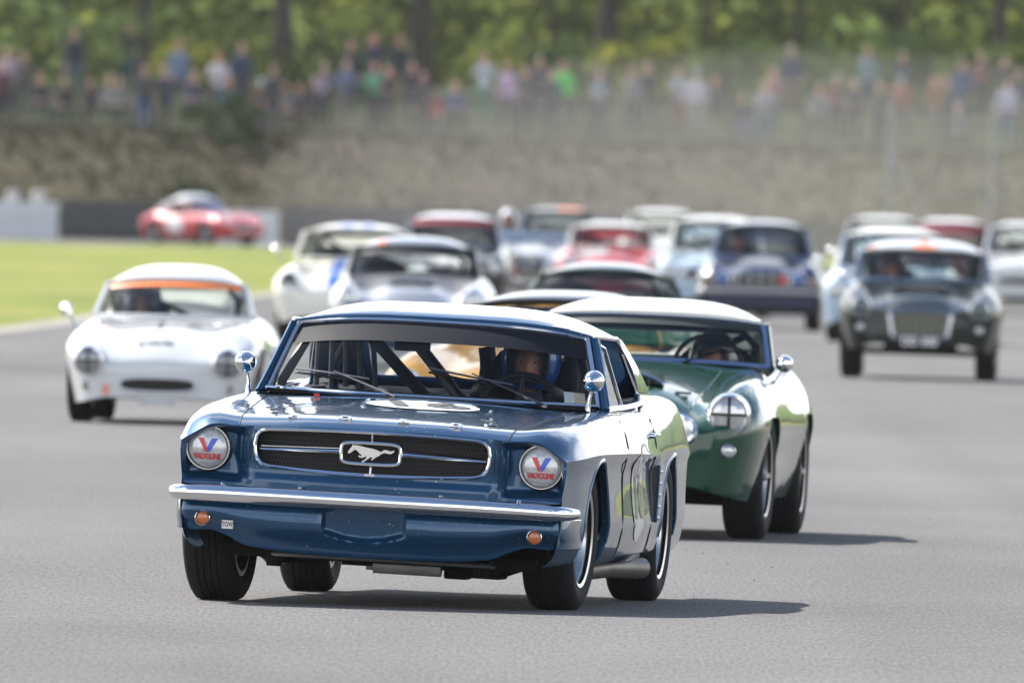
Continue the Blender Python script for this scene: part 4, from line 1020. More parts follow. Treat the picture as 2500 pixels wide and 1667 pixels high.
    m.tube([(-.44, 1.98, 1.12), (.18, 2.03, .50)], .026, 8); m.tube([(-.27, 2.02, 1.13), (.19, 1.35, .72)], .026, 8)
    for e in (-1, 1):
        m.tube([(e*(hx-.05), 2.02, 1.12), (e*.56, 1.36, 1.10), (e*.645, 1.12, .88), (e*.66, 1.0, .5)], .020, 8); m.tube([(e*(hx-.06), 2.02, 1.11), (e*.52, 2.70, .85)], .020, 8)
    m.tube([(-.54, 1.38, 1.095), (.54, 1.38, 1.095)], .020, 8); m.build('roll_cage', BLACK, root, M=M)
    m = MB(); m.box((-.12, 1.22, 1.055), (.15, .03, .045)); m.tube([(-.12, 1.23, 1.06), (-.06, 1.27, 1.12)], .008, 6); m.build('interior_mirror', BLACK, root, M=M, smooth=False, bevel=.012)
    m = MB()
    for k in range(5): m.tube([(-.60+.05*k, 1.85+.05*k, 1.10), (-.60+.055*k, 1.85+.06*k, .86)], .012, 6)
    m.build('window_net', plain('dark_webbing', (.05, .055, .06), .8), root, M=M)
    # wipers
    for (p0, p1, q0, q1) in (((.10, .0), (.235, .40), (.02, .36), (.33, .30)), ((.50, .0), (.60, .36), (.46, .42), (.80, .18))):
        pass
    def wiper(bu, au, av, b0, b1):
        m = MB(); P0 = wsf(bu, -.03); P1 = wsf(au, av); L_ = lambda p, d: (p[0], p[1]-d, p[2]+d*.6)
        m.lathe([(.0001, .025), (.014, .022), (.016, -.02)], 12, M=Matrix.Translation((P0[0], P0[1]-.03, P0[2]-.004)))
        m.tube([(P0[0], P0[1]-.035, P0[2]+.018), lerp3(L_(P0, .03), L_(P1, .03), .3), L_(P1, .026)], [.011, .008, .005], 6, flat=(1, .6))
        m.tube([L_(wsf(lerp(b0[0], b1[0], k/6), lerp(b0[1], b1[1], k/6)), .018) for k in range(7)], .0050, 6); o = m.build('wiper', plain('dark_steel', (.16, .16, .17), .35, .9), root, M=M)
        m = MB(); m.tube([L_(wsf(lerp(b0[0], b1[0], k/6), lerp(b0[1], b1[1], k/6)-.035), .010) for k in range(7)], .005, 5); m.build('wiper_blade', BLACK, o, M=M)
    wiper(.415, .20, .235, (.07, .27), (.32, .17)); wiper(.85, .635, .295, (.50, .34), (.76, .20))
    # stickers on the glass
    for k, (uu, mt) in enumerate(((.925, WHITE_DECAL), (.955, plain('tax_disc', (.62, .50, .38), .5, vary=.5, vscale=60)))):
        m = MB(); m.grid(lambda u, v: (lambda p: (p[0], p[1]+.004, p[2]))(wsf(uu-.018+.030*u, .055+.15*v)), 2, 2); m.build('glass_sticker', mt, root, M=M)
    # bonnet roundel with number, letters, pins
    m = MB(); n = 48; cx, cy, rx, ry = .075, .17, .235, .235
    ring = lambda q: [W3(cx+rx*q*math.cos(2*math.pi*k/n), cy+ry*q*math.sin(2*math.pi*k/n), .004) for k in range(n)]
    vs = [W3(cx, cy, .004)]
    for q in (.25, .5, .75, 1.0): vs += ring(q)
    m.add(vs, [(0, 1+k, 1+(k+1) % n) for k in range(n)]+[(1+q*n+k, 1+(q+1)*n+k, 1+(q+1)*n+(k+1) % n, 1+q*n+(k+1) % n) for q in range(3) for k in range(n)]); m.build('bonnet_roundel', MATTE_WHITE, ho, M=M)
    tv, tf = text_mesh('16', .40, bold=.010, cuts=2); m = MB()
    rotn = Matrix.Rotation(R(14), 2); 
    def hp2(v):
        w_ = rotn @ Vector((v[0], v[1])); return W3(cx+w_.x, cy+w_.y+.0, .0075)
    m.add([hp2(v) for v in tv], tf); m.build('race_number', MATTE_GREY, ho, M=M, smooth=False)
    for ch, x in (('F', -.345), ('O', -.125), ('R', .115), ('D', .33)):
        tv, tf = text_mesh(ch, .058, extrude=.005, bold=.003); m = MB(); T = Matrix.Translation(W3(x, -.655, .007)) @ Matrix.Rotation(R(18), 4, 'X')
        m.add([(v[0]*1.15, v[1], v[2]) for v in tv], tf, M=T); m.build('bonnet_letter', CHROME, ho, M=M, smooth=False)
    for sg in (-1, 1):
        p = W3(sg*.445, -.47); m = MB(); m.lathe([(.0001, .004), (.028, .003), (.030, 0)], 16, M=Matrix.Translation(p)); m.tube([(p[0]-.02, p[1]-.02, p[2]+.012), (p[0]+.03, p[1]+.01, p[2]+.022), (p[0]+.05, p[1]+.02, p[2]+.014)], .003, 5); m.tube([(p[0]-.045, p[1]+.01, p[2]+.02), (p[0], p[1], p[2]+.016), (p[0]+.02, p[1]-.01, p[2]+.012)], .003, 5); m.tube([p, (p[0], p[1], p[2]+.03)], .006, 6); m.build('bonnet_pin', STEEL, ho, M=M)
    m = MB(); p = W3(-.42, .55); m.box((p[0], p[1], p[2]+.008), (.022, .02, .014)); m.build('red_tab', RED_DECAL, ho, M=M, smooth=False)
    # mirrors
    for sg, yy, xm in ((-1, .98, .765), (1, .86, .672)):
        x = sg*xm; z = lf.top(x, yy); m = MB(); m.tube([(x, yy, z-.02), (x+sg*.005, yy+.01, z+.05), (x+sg*.018, yy, z+.105)], [.020, .012, .009], 10, flat=(.7, 1))
        m.lathe([(.0001, .058), (.017, .053), (.034, .036), (.043, .015), (.046, 0), (.044, -.007), (.042, -.009)], 24, M=Matrix.Translation((x+sg*.020, yy, z+.125)) @ Matrix.Rotation(R(90), 4, 'X')); mo = m.build('wing_mirror', CHROME, root, M=M)
        m = MB(); m.lathe([(.042, -.008), (.0001, -.008)], 24, M=Matrix.Translation((x+sg*.020, yy, z+.125)) @ Matrix.Rotation(R(90), 4, 'X')); m.build('mirror_glass', plain('mirror', (.9, .9, .9), .01, 1.0), mo, M=M)
    for k, (v0, v1) in enumerate(((.30, .42),)):
        m = MB(); m.grid(lambda u, v: (lambda p: (p[0], p[1], p[2]+.004))(rf(lerp(.865, .915, u), lerp(.02, .075, v))), 4, 3); so = m.build('roof_sticker', plain('roof_sticker', (.55, .45, .52), .5, vary=.6, vscale=40), root, M=M)
    make_driver(root, M, .325, 1.66, 1.035, 'driver in blue open-face helmet at the wheel of the blue hardtop coupe', paint('helmet_blue', (.010, .065, .30), metal=.2), plain('navy_suit', (.010, .013, .028), .8), BLACK, wheel=.82, hi=True)
    return root
CROWD = [  # clothing colours dimmed, putting the crowd's backlit shade into them
    (-13.76, 639.1, 'stand', (0.413, 0.3, 0.39), (0.036, 0.042, 0.06), 0, 'pink-shirted spectator, leftmost in the back row', 1.0, None),
    (-13.29, 637.6, 'folded', (0.036, 0.042, 0.054), (0.03, 0.036, 0.054), 2, 'spectator in a dark jacket beside the pink shirt at far left', 1.0, None),
    (-13.68, 629.0, 'rail', (0.084, 0.018, 0.042), (0.018, 0.018, 0.03), 2, 'maroon-topped spectator leaning on the fence at the extreme left', 1.0, None),
    (-12.12, 645.7, 'stand', (0.007, 0.012, 0.027), (0.03, 0.072, 0.114), 2, 'tall spectator in navy jacket and blue jeans, left of the thin trunk', 1.06, None),
    (-10.72, 650.6, 'camera', (0.007, 0.011, 0.03), (0.03, 0.072, 0.12), 3, 'fair-haired spectator in navy jacket with raised hands before the thin tree trunk', 1.06, None),
    (-12.04, 630.8, 'sit', (0.021, 0.018, 0.027), (0.03, 0.03, 0.042), 0, 'dark-clad spectator crouching below the tall jeans wearer', 1.0, None),
    (-11.36, 630.8, 'sit', (0.03, 0.018, 0.03), (0.024, 0.024, 0.042), 0, 'crouching spectator in plum top between two fence posts', 0.98, None),
    (-9.9, 629.0, 'rail', (0.024, 0.027, 0.036), (0.024, 0.054, 0.252), 2, 'spectator in grey coat with bright blue trousers at the fence', 0.98, None),
    (-9.19, 642.3, 'wide', (0.132, 0.18, 0.276), (0.03, 0.072, 0.192), 0, 'spectator in pale blue open shirt and jeans, left part of the crowd', 1.04, None),
    (-8.08, 638.8, 'folded', (0.465, 0.465, 0.51), (0.021, 0.024, 0.036), 2, 'spectator in white t-shirt and dark trousers with folded arms', 1.02, None),
    (-7.5, 642.0, 'stand', (0.012, 0.027, 0.078), (0.024, 0.036, 0.06), 0, 'spectator in royal navy jacket right of the white t-shirt', 1.04, None),
    (-6.86, 634.4, 'sit', (0.096, 0.042, 0.054), (0.03, 0.054, 0.132), 1, 'seated spectator in pale blue cap by the thick trunk', 1.0, (0.35, 0.46, 0.58)),
    (-6.21, 631.8, 'sit', (0.276, 0.264, 0.198), (0.24, 0.228, 0.198), 3, 'seated spectator dressed in cream below the thick trunk', 1.0, None),
    (-5.82, 631.1, 'sit', (0.03, 0.036, 0.066), (0.03, 0.03, 0.048), 2, 'seated spectator in navy beside the cream one', 0.98, None),
    (-5.2, 634.8, 'rail', (0.168, 0.15, 0.204), (0.03, 0.03, 0.042), 1, 'spectator in lilac-grey shirt at the fence', 1.0, None),
    (-4.62, 637.6, 'folded', (0.096, 0.132, 0.24), (0.21, 0.198, 0.192), 3, 'spectator in blue check shirt and pale trousers', 1.0, None),
    (-4.59, 644.6, 'stand', (0.012, 0.021, 0.036), (0.024, 0.03, 0.048), 0, 'dark-jacketed spectator standing behind the blue check shirt', 1.02, None),
    (-3.96, 647.2, 'camera', (0.036, 0.03, 0.072), (0.03, 0.03, 0.054), 0, 'tall spectator in dark purple top behind the mint green shirt', 1.06, None),
    (-3.3, 647.5, 'wide', (0.012, 0.018, 0.036), (0.018, 0.024, 0.036), 0, 'broad spectator in black coat against the dark trunk', 1.06, None),
    (-3.86, 636.7, 'folded', (0.072, 0.3, 0.18), (0.03, 0.036, 0.042), 0, 'spectator in mint green shirt', 1.0, None),
    (-2.84, 637.5, 'rail', (0.015, 0.018, 0.036), (0.024, 0.024, 0.036), 2, 'dark navy spectator leaning at the fence right of the mint shirt', 1.0, None),
    (-2.31, 633.3, 'sit', (0.413, 0.022, 0.045), (0.18, 0.168, 0.156), 2, 'seated spectator in a red jacket', 0.95, None),
    (-1.7, 636.8, 'sit', (0.048, 0.072, 0.216), (0.018, 0.018, 0.03), 3, 'seated spectator in a blue top right of the red jacket', 1.0, None),
    (-0.92, 641.7, 'camera', (0.465, 0.48, 0.54), (0.06, 0.204, 0.144), 2, 'spectator in white top and green shorts with hands raised to the face', 1.0, None),
    (-0.29, 638.6, 'wide', (0.45, 0.3, 0.465), (0.036, 0.06, 0.12), 3, 'spectator in lilac pink shirt next to the white top', 1.0, None),
    (0.54, 640.6, 'folded', (0.012, 0.018, 0.045), (0.03, 0.036, 0.06), 1, 'ruddy spectator in navy polo between the pink shirt and the green jacket', 1.0, None),
    (1.2, 639.0, 'wide', (0.075, 0.54, 0.075), (0.03, 0.036, 0.06), 0, 'spectator in bright fluorescent green jacket', 1.02, None),
    (2.17, 635.7, 'rail', (0.18, 0.216, 0.252), (0.042, 0.048, 0.066), 1, 'spectator in pale blue-grey fleece right of the green jacket', 1.0, None),
    (3.04, 637.9, 'stand', (0.198, 0.192, 0.186), (0.036, 0.042, 0.054), 0, 'spectator in light grey top beside a wooden post', 1.0, None),
    (3.47, 639.8, 'camera', (0.015, 0.015, 0.021), (0.024, 0.03, 0.048), 0, 'black-topped spectator with raised hands in the middle of the crowd', 1.0, None),
    (4.31, 638.5, 'folded', (0.228, 0.264, 0.3), (0.18, 0.03, 0.036), 0, 'spectator in pale shirt and red shorts', 1.0, None),
    (4.77, 637.6, 'stand', (0.495, 0.435, 0.51), (0.252, 0.264, 0.264), 3, 'spectator in white-pink shirt and pale trousers', 1.0, (0.25, 0.32, 0.42)),
    (5.93, 632.6, 'sit', (0.036, 0.036, 0.072), (0.036, 0.06, 0.192), 0, 'seated spectator with blue trousers in a gap of the crowd', 1.0, None),
    (6.54, 629.5, 'rail', (0.288, 0.252, 0.276), (0.048, 0.096, 0.132), 0, 'spectator in pale rose top at the fence before the dark bushes', 1.0, None),
    (7.41, 648.7, 'stand', (0.03, 0.03, 0.096), (0.168, 0.108, 0.084), 3, 'spectator in violet-blue top and tan trousers wearing a pale cap', 1.02, (0.45, 0.42, 0.36)),
    (6.85, 639.5, 'folded', (0.252, 0.132, 0.144), (0.054, 0.09, 0.12), 0, 'spectator in dusky pink top below the pale cap wearer', 1.0, None),
    (8.51, 636.5, 'rail', (0.096, 0.036, 0.042), (0.024, 0.03, 0.042), 1, 'spectator in dark red top and grey cap, leaning forward', 1.0, (0.22, 0.28, 0.3)),
    (9.54, 649.1, 'stand', (0.156, 0.216, 0.24), (0.03, 0.054, 0.102), 0, 'slim spectator in sea grey shirt and jeans, standing apart at the back', 1.04, None),
    (10.44, 647.8, 'stand', (0.03, 0.018, 0.054), (0.024, 0.024, 0.036), 0, 'spectator in dark purple behind the teal cap', 1.0, None),
    (10.25, 636.3, 'wide', (0.252, 0.084, 0.048), (0.072, 0.078, 0.108), 0, 'spectator in rust top and teal cap at the fence', 1.02, (0.1, 0.34, 0.3)),
    (11.18, 636.7, 'camera', (0.276, 0.132, 0.06), (0.192, 0.18, 0.168), 3, 'blond spectator in orange-tan top left of the tall grey post', 1.02, None),
    (12.0, 644.0, 'stand', (0.018, 0.054, 0.156), (0.024, 0.036, 0.072), 0, 'spectator in blue jacket near the right edge, back row', 1.0, None),
    (12.6, 647.8, 'folded', (0.132, 0.036, 0.048), (0.03, 0.03, 0.048), 0, 'spectator in wine red top beside the blue jacket', 1.02, None),
    (13.22, 645.9, 'camera', (0.03, 0.036, 0.048), (0.024, 0.03, 0.042), 1, 'spectator in black top with a white scarf at the right edge, back row', 1.0, None),
    (13.12, 637.4, 'stand', (0.45, 0.42, 0.525), (0.06, 0.12, 0.204), 0, 'spectator in white-lilac shirt and blue trousers at the right edge', 1.0, None),
    (11.65, 629.0, 'sit', (0.18, 0.18, 0.18), (0.12, 0.084, 0.072), 1, 'seated spectator in grey between the two tall grey posts', 1.0, None),
    (-12.79, 635.3, 'sit', (0.03, 0.03, 0.042), (0.024, 0.03, 0.048), 0, 'seated spectator in charcoal below the pink shirt at far left', 1.0, None),
    (-10.94, 635.2, 'sit', (0.192, 0.198, 0.204), (0.03, 0.03, 0.042), 1, 'seated spectator in light grey below the fair-haired one', 1.0, None),
    (-10.65, 633.4, 'sit', (0.228, 0.216, 0.198), (0.036, 0.036, 0.048), 0, 'seated spectator in stone-coloured top below the fair-haired one', 1.0, None),
    (-9.41, 629.0, 'rail', (0.03, 0.036, 0.06), (0.03, 0.03, 0.048), 0, 'dark blue spectator at the rail left of the pale blue open shirt', 1.0, None),
    (-8.69, 638.3, 'sit', (0.036, 0.036, 0.066), (0.03, 0.036, 0.078), 2, 'seated spectator in indigo left of the white t-shirt', 1.0, None),
    (-7.76, 636.1, 'sit', (0.024, 0.084, 0.108), (0.03, 0.042, 0.06), 0, 'seated spectator in teal between the white t-shirt and the navy jacket', 1.0, None),
    (-6.53, 630.9, 'stand', (0.03, 0.036, 0.042), (0.024, 0.024, 0.036), 2, 'dark-clad spectator in front of the thick trunk', 1.0, None),
    (-5.46, 637.1, 'sit', (0.036, 0.03, 0.036), (0.03, 0.03, 0.036), 0, 'seated spectator in black below the lilac-grey shirt', 1.0, None),
    (-3.5, 634.0, 'rail', (0.048, 0.042, 0.048), (0.03, 0.03, 0.042), 1, 'grey-brown spectator between the mint shirt and the black coat', 1.0, None),
    (-2.52, 629.0, 'stand', (0.03, 0.03, 0.042), (0.024, 0.024, 0.036), 0, 'dark spectator standing over the red jacket', 1.0, None),
    (0.18, 636.7, 'rail', (0.03, 0.03, 0.036), (0.03, 0.036, 0.06), 0, 'black-topped spectator right of the lilac pink shirt', 1.0, None),
    (0.9, 636.7, 'stand', (0.024, 0.03, 0.054), (0.03, 0.036, 0.06), 2, 'navy spectator half behind the fluorescent green jacket', 0.98, None),
    (5.28, 641.5, 'sit', (0.03, 0.036, 0.048), (0.03, 0.036, 0.054), 2, 'seated dark spectator right of the white-pink shirt', 1.0, None),
    (8.08, 639.3, 'sit', (0.18, 0.192, 0.204), (0.036, 0.042, 0.054), 0, 'seated spectator in silver grey left of the dark red top', 1.0, None),
    (8.94, 634.3, 'rail', (0.03, 0.03, 0.042), (0.03, 0.03, 0.048), 0, 'black-clad spectator right of the dark red top', 1.0, None),
    (9.6, 631.0, 'rail', (0.036, 0.036, 0.054), (0.036, 0.036, 0.054), 2, 'dark spectator left of the teal cap', 1.0, None),
    (11.5, 637.2, 'stand', (0.03, 0.048, 0.084), (0.03, 0.036, 0.054), 2, 'ink blue spectator right of the blond one', 1.0, None),
    (13.51, 641.4, 'stand', (0.03, 0.036, 0.054), (0.03, 0.03, 0.048), 0, 'dark spectator cut by the right edge of the crowd', 1.0, None),
]

# ------------------------------------------------------------------ ground, track, bank
def ground_mat(name, cols, scale, stretch=(1, 1, 1), rough=.85, bump=.0, bscale=60., spec=.06, fine=0.0, fscale=40., fstretch=(1, 1, 1), streaks=()):
    """noise between several surface colours, with fine grain"""
    m, nt, b = _base(name); N = nt.nodes.new; L = nt.links.new
    tc = N('ShaderNodeTexCoord'); mp = N('ShaderNodeMapping'); mp.inputs['Scale'].default_value = stretch
    no = N('ShaderNodeTexNoise'); no.inputs['Scale'].default_value = scale; no.inputs['Detail'].default_value = 6; no.inputs['Roughness'].default_value = .6
    rp = N('ShaderNodeValToRGB'); e = rp.color_ramp.elements
    while len(e) < len(cols): e.new(.5)
    for i, (p, c) in enumerate(cols): e[i].position = p; e[i].color = (*c, 1)
    L(tc.outputs['Object'], mp.inputs[0]); L(mp.outputs[0], no.inputs['Vector']); L(no.outputs['Fac'], rp.inputs[0])
    last = rp.outputs[0]
    if fine:
        n2 = N('ShaderNodeTexNoise'); n2.inputs['Scale'].default_value = fscale; n2.inputs['Detail'].default_value = 3
        mr = N('ShaderNodeMapRange'); mr.inputs[1].default_value = .3; mr.inputs[2].default_value = .7; mr.inputs[3].default_value = 1-fine; mr.inputs[4].default_value = 1+fine
        vm = N('ShaderNodeVectorMath'); vm.operation = 'SCALE'
        m2 = N('ShaderNodeMapping'); m2.inputs['Scale'].default_value = fstretch; L(tc.outputs['Object'], m2.inputs[0]); L(m2.outputs[0], n2.inputs['Vector']); L(n2.outputs['Fac'], mr.inputs[0]); L(last, vm.inputs[0]); L(mr.outputs[0], vm.inputs['Scale']); last = vm.outputs[0]
    for (sc2, st2, lo, hi) in streaks:
        n4 = N('ShaderNodeTexNoise'); n4.inputs['Scale'].default_value = sc2; n4.inputs['Detail'].default_value = 4; m4 = N('ShaderNodeMapping'); m4.inputs['Scale'].default_value = st2; m4.inputs['Rotation'].default_value = (0, 0, R(-3))
        r4 = N('ShaderNodeMapRange'); r4.inputs[1].default_value = .32; r4.inputs[2].default_value = .68; r4.inputs[3].default_value = lo; r4.inputs[4].default_value = hi; v4 = N('ShaderNodeVectorMath'); v4.operation = 'SCALE'
        L(tc.outputs['Object'], m4.inputs[0]); L(m4.outputs[0], n4.inputs['Vector']); L(n4.outputs['Fac'], r4.inputs[0]); L(last, v4.inputs[0]); L(r4.outputs[0], v4.inputs['Scale']); last = v4.outputs[0]
    L(last, b.inputs['Base Color']); b.inputs['Roughness'].default_value = rough; b.inputs['Specular IOR Level'].default_value = spec
    if bump:
        n3 = N('ShaderNodeTexNoise'); n3.inputs['Scale'].default_value = bscale; n3.inputs['Detail'].default_value = 4
        bu = N('ShaderNodeBump'); bu.inputs['Strength'].default_value = bump; bu.inputs['Distance'].default_value = .01
        L(tc.outputs['Object'], n3.inputs['Vector']); L(n3.outputs['Fac'], bu.inputs['Height']); L(bu.outputs[0], b.inputs['Normal'])
    return m
ASPHALT = ground_mat('asphalt', [(.28, (.098, .095, .094)), (.50, (.133, .129, .127)), (.74, (.160, .155, .151))], .22, (1.0, .16, 1), .9, .35, 38., .12, .26, 62., (1, .05, 1), ((.9, (1, .012, 1), .90, 1.05), (.05, (2, .8, 1), .86, 1.10)))
GRASS = ground_mat('mown_grass', [(.28, (.095, .120, .014)), (.48, (.150, .180, .018)), (.70, (.215, .195, .045))], .30, (1, .25, 1), .9, .6, 9., .15, .22, 3.)
EARTH = ground_mat('dry_bank', [(.25, (.036, .029, .018)), (.42, (.051, .040, .025)), (.55, (.049, .044, .023)), (.70, (.066, .052, .031)), (.85, (.092, .070, .042))], .22, (1, 1, .8), .95, .2, 2., .1, .10, 1.2)
SCRUBGROUND = ground_mat('rough_ground', [(.3, (.07, .09, .025)), (.7, (.14, .15, .05))], .05, (1, 1, 1), .95)
def sheet(name, pts, z, mat):
    me = bpy.data.meshes.new(name); me.from_pydata([(x, y, z) for x, y in pts], [], [tuple(range(len(pts)))]); me.materials.append(mat)
    o = bpy.data.objects.new(name, me); COL.objects.link(o); o['kind'] = 'structure'; return o
sheet('ground', [(-3000, -300), (3000, -300), (3000, 5000), (-3000, 5000)], -.03, SCRUBGROUND)
sheet('track', [(-70, -120), (60, -120), (60, 606), (-90, 606)], 0.0, ASPHALT)
edgeX = pchip([(60, -26), (150, -11.5), (220, -6.9), (261, -5.63), (300, -4.95), (354, -3.74), (400, -2.7), (450, -1.4), (500, -.4), (556, -.6)])
def infield(u, v):
    D = lerp(60, 556, v); ex = edgeX(D); X = ex-75*u**2.2
    z = .012+.05*sstep(D, 330, 500)*(1-sstep(D, 530, 555))*sstep(ex-X, 0, 2.5)+.05*sstep(ex-X, 0, 1.5)*(1-sstep(D, 530, 555))
    z += .03*math.sin(X*.9+D*.05)*math.sin(D*.11)*sstep(ex-X, 0, 3)
    return (X, D, z)
m = MB(); m.grid(infield, 50, 160, flip=True); o = m.build('infield_grass', GRASS); o['kind'] = 'structure'
m = MB(); m.grid(lambda u, v: (edgeX(lerp(60, 520, v))+.50*(1-u)-.02, lerp(60, 520, v), .008+.02*math.sin(math.pi*u)), 3, 120); o = m.build('kerb', ground_mat('worn_kerb', [(.3, (.24, .22, .19)), (.7, (.36, .34, .30))], .8)); o['kind'] = 'structure'
vX = pchip([(60, 22), (200, 14.5), (400, 12.5), (480, 10.6), (545, 7.3), (575, 6.6), (602, 6.3)])
m = MB(); m.grid(lambda u, v: (vX(lerp(60, 603, v))+46*u**1.5, lerp(60, 603, v), .012+.10*sstep(u, 0, .15)), 14, 100); o = m.build('verge_grass', GRASS); o['kind'] = 'structure'
BP = pchip([(606, 0), (612, .6), (622, 2.45), (628, 2.80), (636, 3.05), (646, 3.75), (656, 4.1), (676, 4.6), (700, 7.5), (740, 15), (820, 24)])
def bank_z(X, D):
    k = sstep(D, 607, 616)*(1-sstep(D, 623, 628))
    return BP(D)+k*(.20*math.sin(X*.63+1.3)*math.sin(D*.41)+.08*math.sin(X*1.7+D*.9)+.04*math.sin(X*3.1-D*1.3))
m = MB(); m.grid(lambda u, v: (lambda X, D: (X, D, bank_z(X, D)))(lerp(-260, 260, u), 606+21.5*v), 700, 36); o = m.build('bank', EARTH); o['kind'] = 'structure'
m = MB(); m.grid(lambda u, v: (lambda X, D: (X, D, bank_z(X, D)))(lerp(-260, 260, u), 627.5+33*v), 400, 30); o = m.build('bank_top', ground_mat('trodden_shaded_grass', [(.3, (.018, .024, .010)), (.5, (.030, .038, .014)), (.7, (.046, .044, .024))], .5, (1, 1, 1), .95, .5, 4.)); o['kind'] = 'structure'  # dark greens: grass with the shade around the crowd put into its colour
WOODFLOOR = ground_mat('wooded_slope', [(.30, (.050, .080, .020)), (.50, (.095, .140, .028)), (.70, (.17, .21, .035))], .35, (1, 1, 1), .95, .8, 1.2)
m = MB(); m.grid(lambda u, v: (lambda X, D: (X, D, BP(D)+.5*math.sin(X*.7)*math.sin(D*.5)*sstep(D, 668, 690)))(lerp(-320, 320, u), 660+160*v), 300, 50); o = m.build('hill', WOODFLOOR); o['kind'] = 'structure'

# ------------------------------------------------------------------ foliage
def leafmat(name, a, b, scale=.7):
    m = bpy.data.materials.new(name); m.use_nodes = True; nt = m.node_tree; nt.nodes.clear(); N = nt.nodes.new; L = nt.links.new
    o = N('ShaderNodeOutputMaterial'); d = N('ShaderNodeBsdfDiffuse'); t = N('ShaderNodeBsdfTranslucent'); g = N('ShaderNodeNewGeometry'); x = N('ShaderNodeMixShader'); x.inputs[0].default_value = .42
    no = N('ShaderNodeTexNoise'); no.inputs['Scale'].default_value = scale; no.inputs['Detail'].default_value = 3; tc = N('ShaderNodeTexCoord')
    ad = N('ShaderNodeMath'); ad.operation = 'MULTIPLY_ADD'; ad.inputs[1].default_value = .45; ad.inputs[2].default_value = -.22
    a2 = N('ShaderNodeMath'); a2.operation = 'ADD'
    rp = N('ShaderNodeValToRGB'); rp.color_ramp.elements[0].position = .30; rp.color_ramp.elements[1].position = .72; rp.color_ramp.elements[0].color = (*a, 1); rp.color_ramp.elements[1].color = (*b, 1)
    L(tc.outputs['Object'], no.inputs['Vector']); L(g.outputs['Random Per Island'], ad.inputs[0]); L(no.outputs['Fac'], a2.inputs[0]); L(ad.outputs[0], a2.inputs[1]); L(a2.outputs[0], rp.inputs[0])
    L(rp.outputs[0], d.inputs[0]); L(rp.outputs[0], t.inputs[0]); L(d.outputs[0], x.inputs[1]); L(t.outputs[0], x.inputs[2]); L(x.outputs[0], o.inputs[0]); MATS[name] = m; return m
LEAF = [leafmat('leaf_fresh', (.090, .130, .036), (.34, .38, .085)), leafmat('leaf_deep', (.052, .086, .034), (.185, .245, .072)), leafmat('leaf_silver', (.14, .18, .10), (.32, .37, .22)), leafmat('leaf_yellow', (.16, .19, .034), (.44, .43, .070))]
LEAF.append(leafmat('leaf_gorse', (.018, .032, .014), (.055, .078, .030)))
DRYLEAF = leafmat('dry_scrub', (.030, .025, .017), (.058, .047, .031), .35)
BARK = plain('bark', (.040, .032, .028), .9, vary=.4, vscale=3, bump=.6)
def leaves(mb, c, rad, n, size, rng):
    for _ in range(n):
        while True:
            p = Vector((rng.uniform(-1, 1), rng.uniform(-1, 1), rng.uniform(-1, 1)))
            if p.length <= 1: break
        if p.length > 1e-3: p *= (.55+.45*p.length**.3)
        q = Vector((c[0]+p.x*rad[0], c[1]+p.y*rad[1], c[2]+p.z*rad[2])); s_ = size*rng.uniform(.6, 1.4)
        a = Vector((rng.gauss(0, 1), rng.gauss(0, 1), rng.gauss(0, .6))).normalized(); b = a.cross(Vector((rng.gauss(0, 1), rng.gauss(0, 1), rng.gauss(0, 1)))).normalized()
        mb.add([q-a*s_, q+b*s_*.5, q+a*s_, q-b*s_*.5], [(0, 1, 2, 3)])
def make_tree(X, D, h, label, leaf, tr=.20, cr=3.2, c0=2.2, seed=1, n=26, group='trees behind the spectators', lean=0.0):
    rng = random.Random(seed); z0 = bank_z(X, D)-.05
    root = empty('tree', (X, D, z0)); tag(root, label, 'tree', group)
    P = [(lean*t*t*h*.3+.10*math.sin(3*t+seed), .08*math.sin(4*t+seed), h*.85*t) for t in [k/8 for k in range(9)]]
    m = MB(); m.tube(P, [1.35*tr*(1.25 if k == 0 else 1)*(1-.085*k) for k in range(9)], 10)
    tk = m.build('trunk', BARK, root); cl = []
    for k in range(7):
        t = .30+.09*k; i = min(8, int(t*8)); b = P[i]; a = rng.uniform(0, 6.28); ln = cr*rng.uniform(.6, .95)
        tip = (b[0]+math.cos(a)*ln, b[1]+math.sin(a)*ln, b[2]+ln*.45); m = MB(); m.tube([b, lerp3(b, tip, .5), tip], [tr*.42, tr*.26, .03], 6); m.build('limb', BARK, tk); cl.append(tip)
    m = MB()
    for k in range(n):
        if k < len(cl): c = cl[k]
        else:
            a = rng.uniform(0, 6.28); rr_ = cr*math.sqrt(rng.random()); zz = rng.uniform(c0, h); c = (P[4][0]+rr_*math.cos(a), rr_*math.sin(a), zz)
        r_ = rng.uniform(.55, 1.15); leaves(m, c, (r_*1.1, r_*1.1, r_*.8), 95, .12, rng)
    m.build('crown', leaf, root, smooth=False); return root
def make_bush(X, D, w, h, label, leaf, seed, n=14, size=.11, group='bushes behind the spectators'):
    rng = random.Random(seed); root = empty('bush', (X, D, bank_z(X, D)-.05)); tag(root, label, 'bush', group)
    m = MB()
    for k in range(6):
        a = rng.uniform(0, 6.28); m.tube([(0, 0, 0), (.2*w*math.cos(a), .2*w*math.sin(a), h*.4), (.4*w*math.cos(a), .4*w*math.sin(a), h*.8)], [.04, .03, .01], 5)
    m.build('stems', BARK, root); m = MB()
    for k in range(n):
        a = rng.uniform(0, 6.28); rr_ = w*.42*math.sqrt(rng.random()); zz = h*rng.uniform(.15, .85)*(1-.35*(rr_/w)**2)
        r_ = rng.uniform(.28, .5)*h*.5; leaves(m, (rr_*math.cos(a), rr_*math.sin(a), zz), (r_*1.2, r_*1.2, r_), 75, size, rng)
    m.build('foliage', leaf, root, smooth=False); return root
def px(p, D): return (p-1250)*D/58000.0
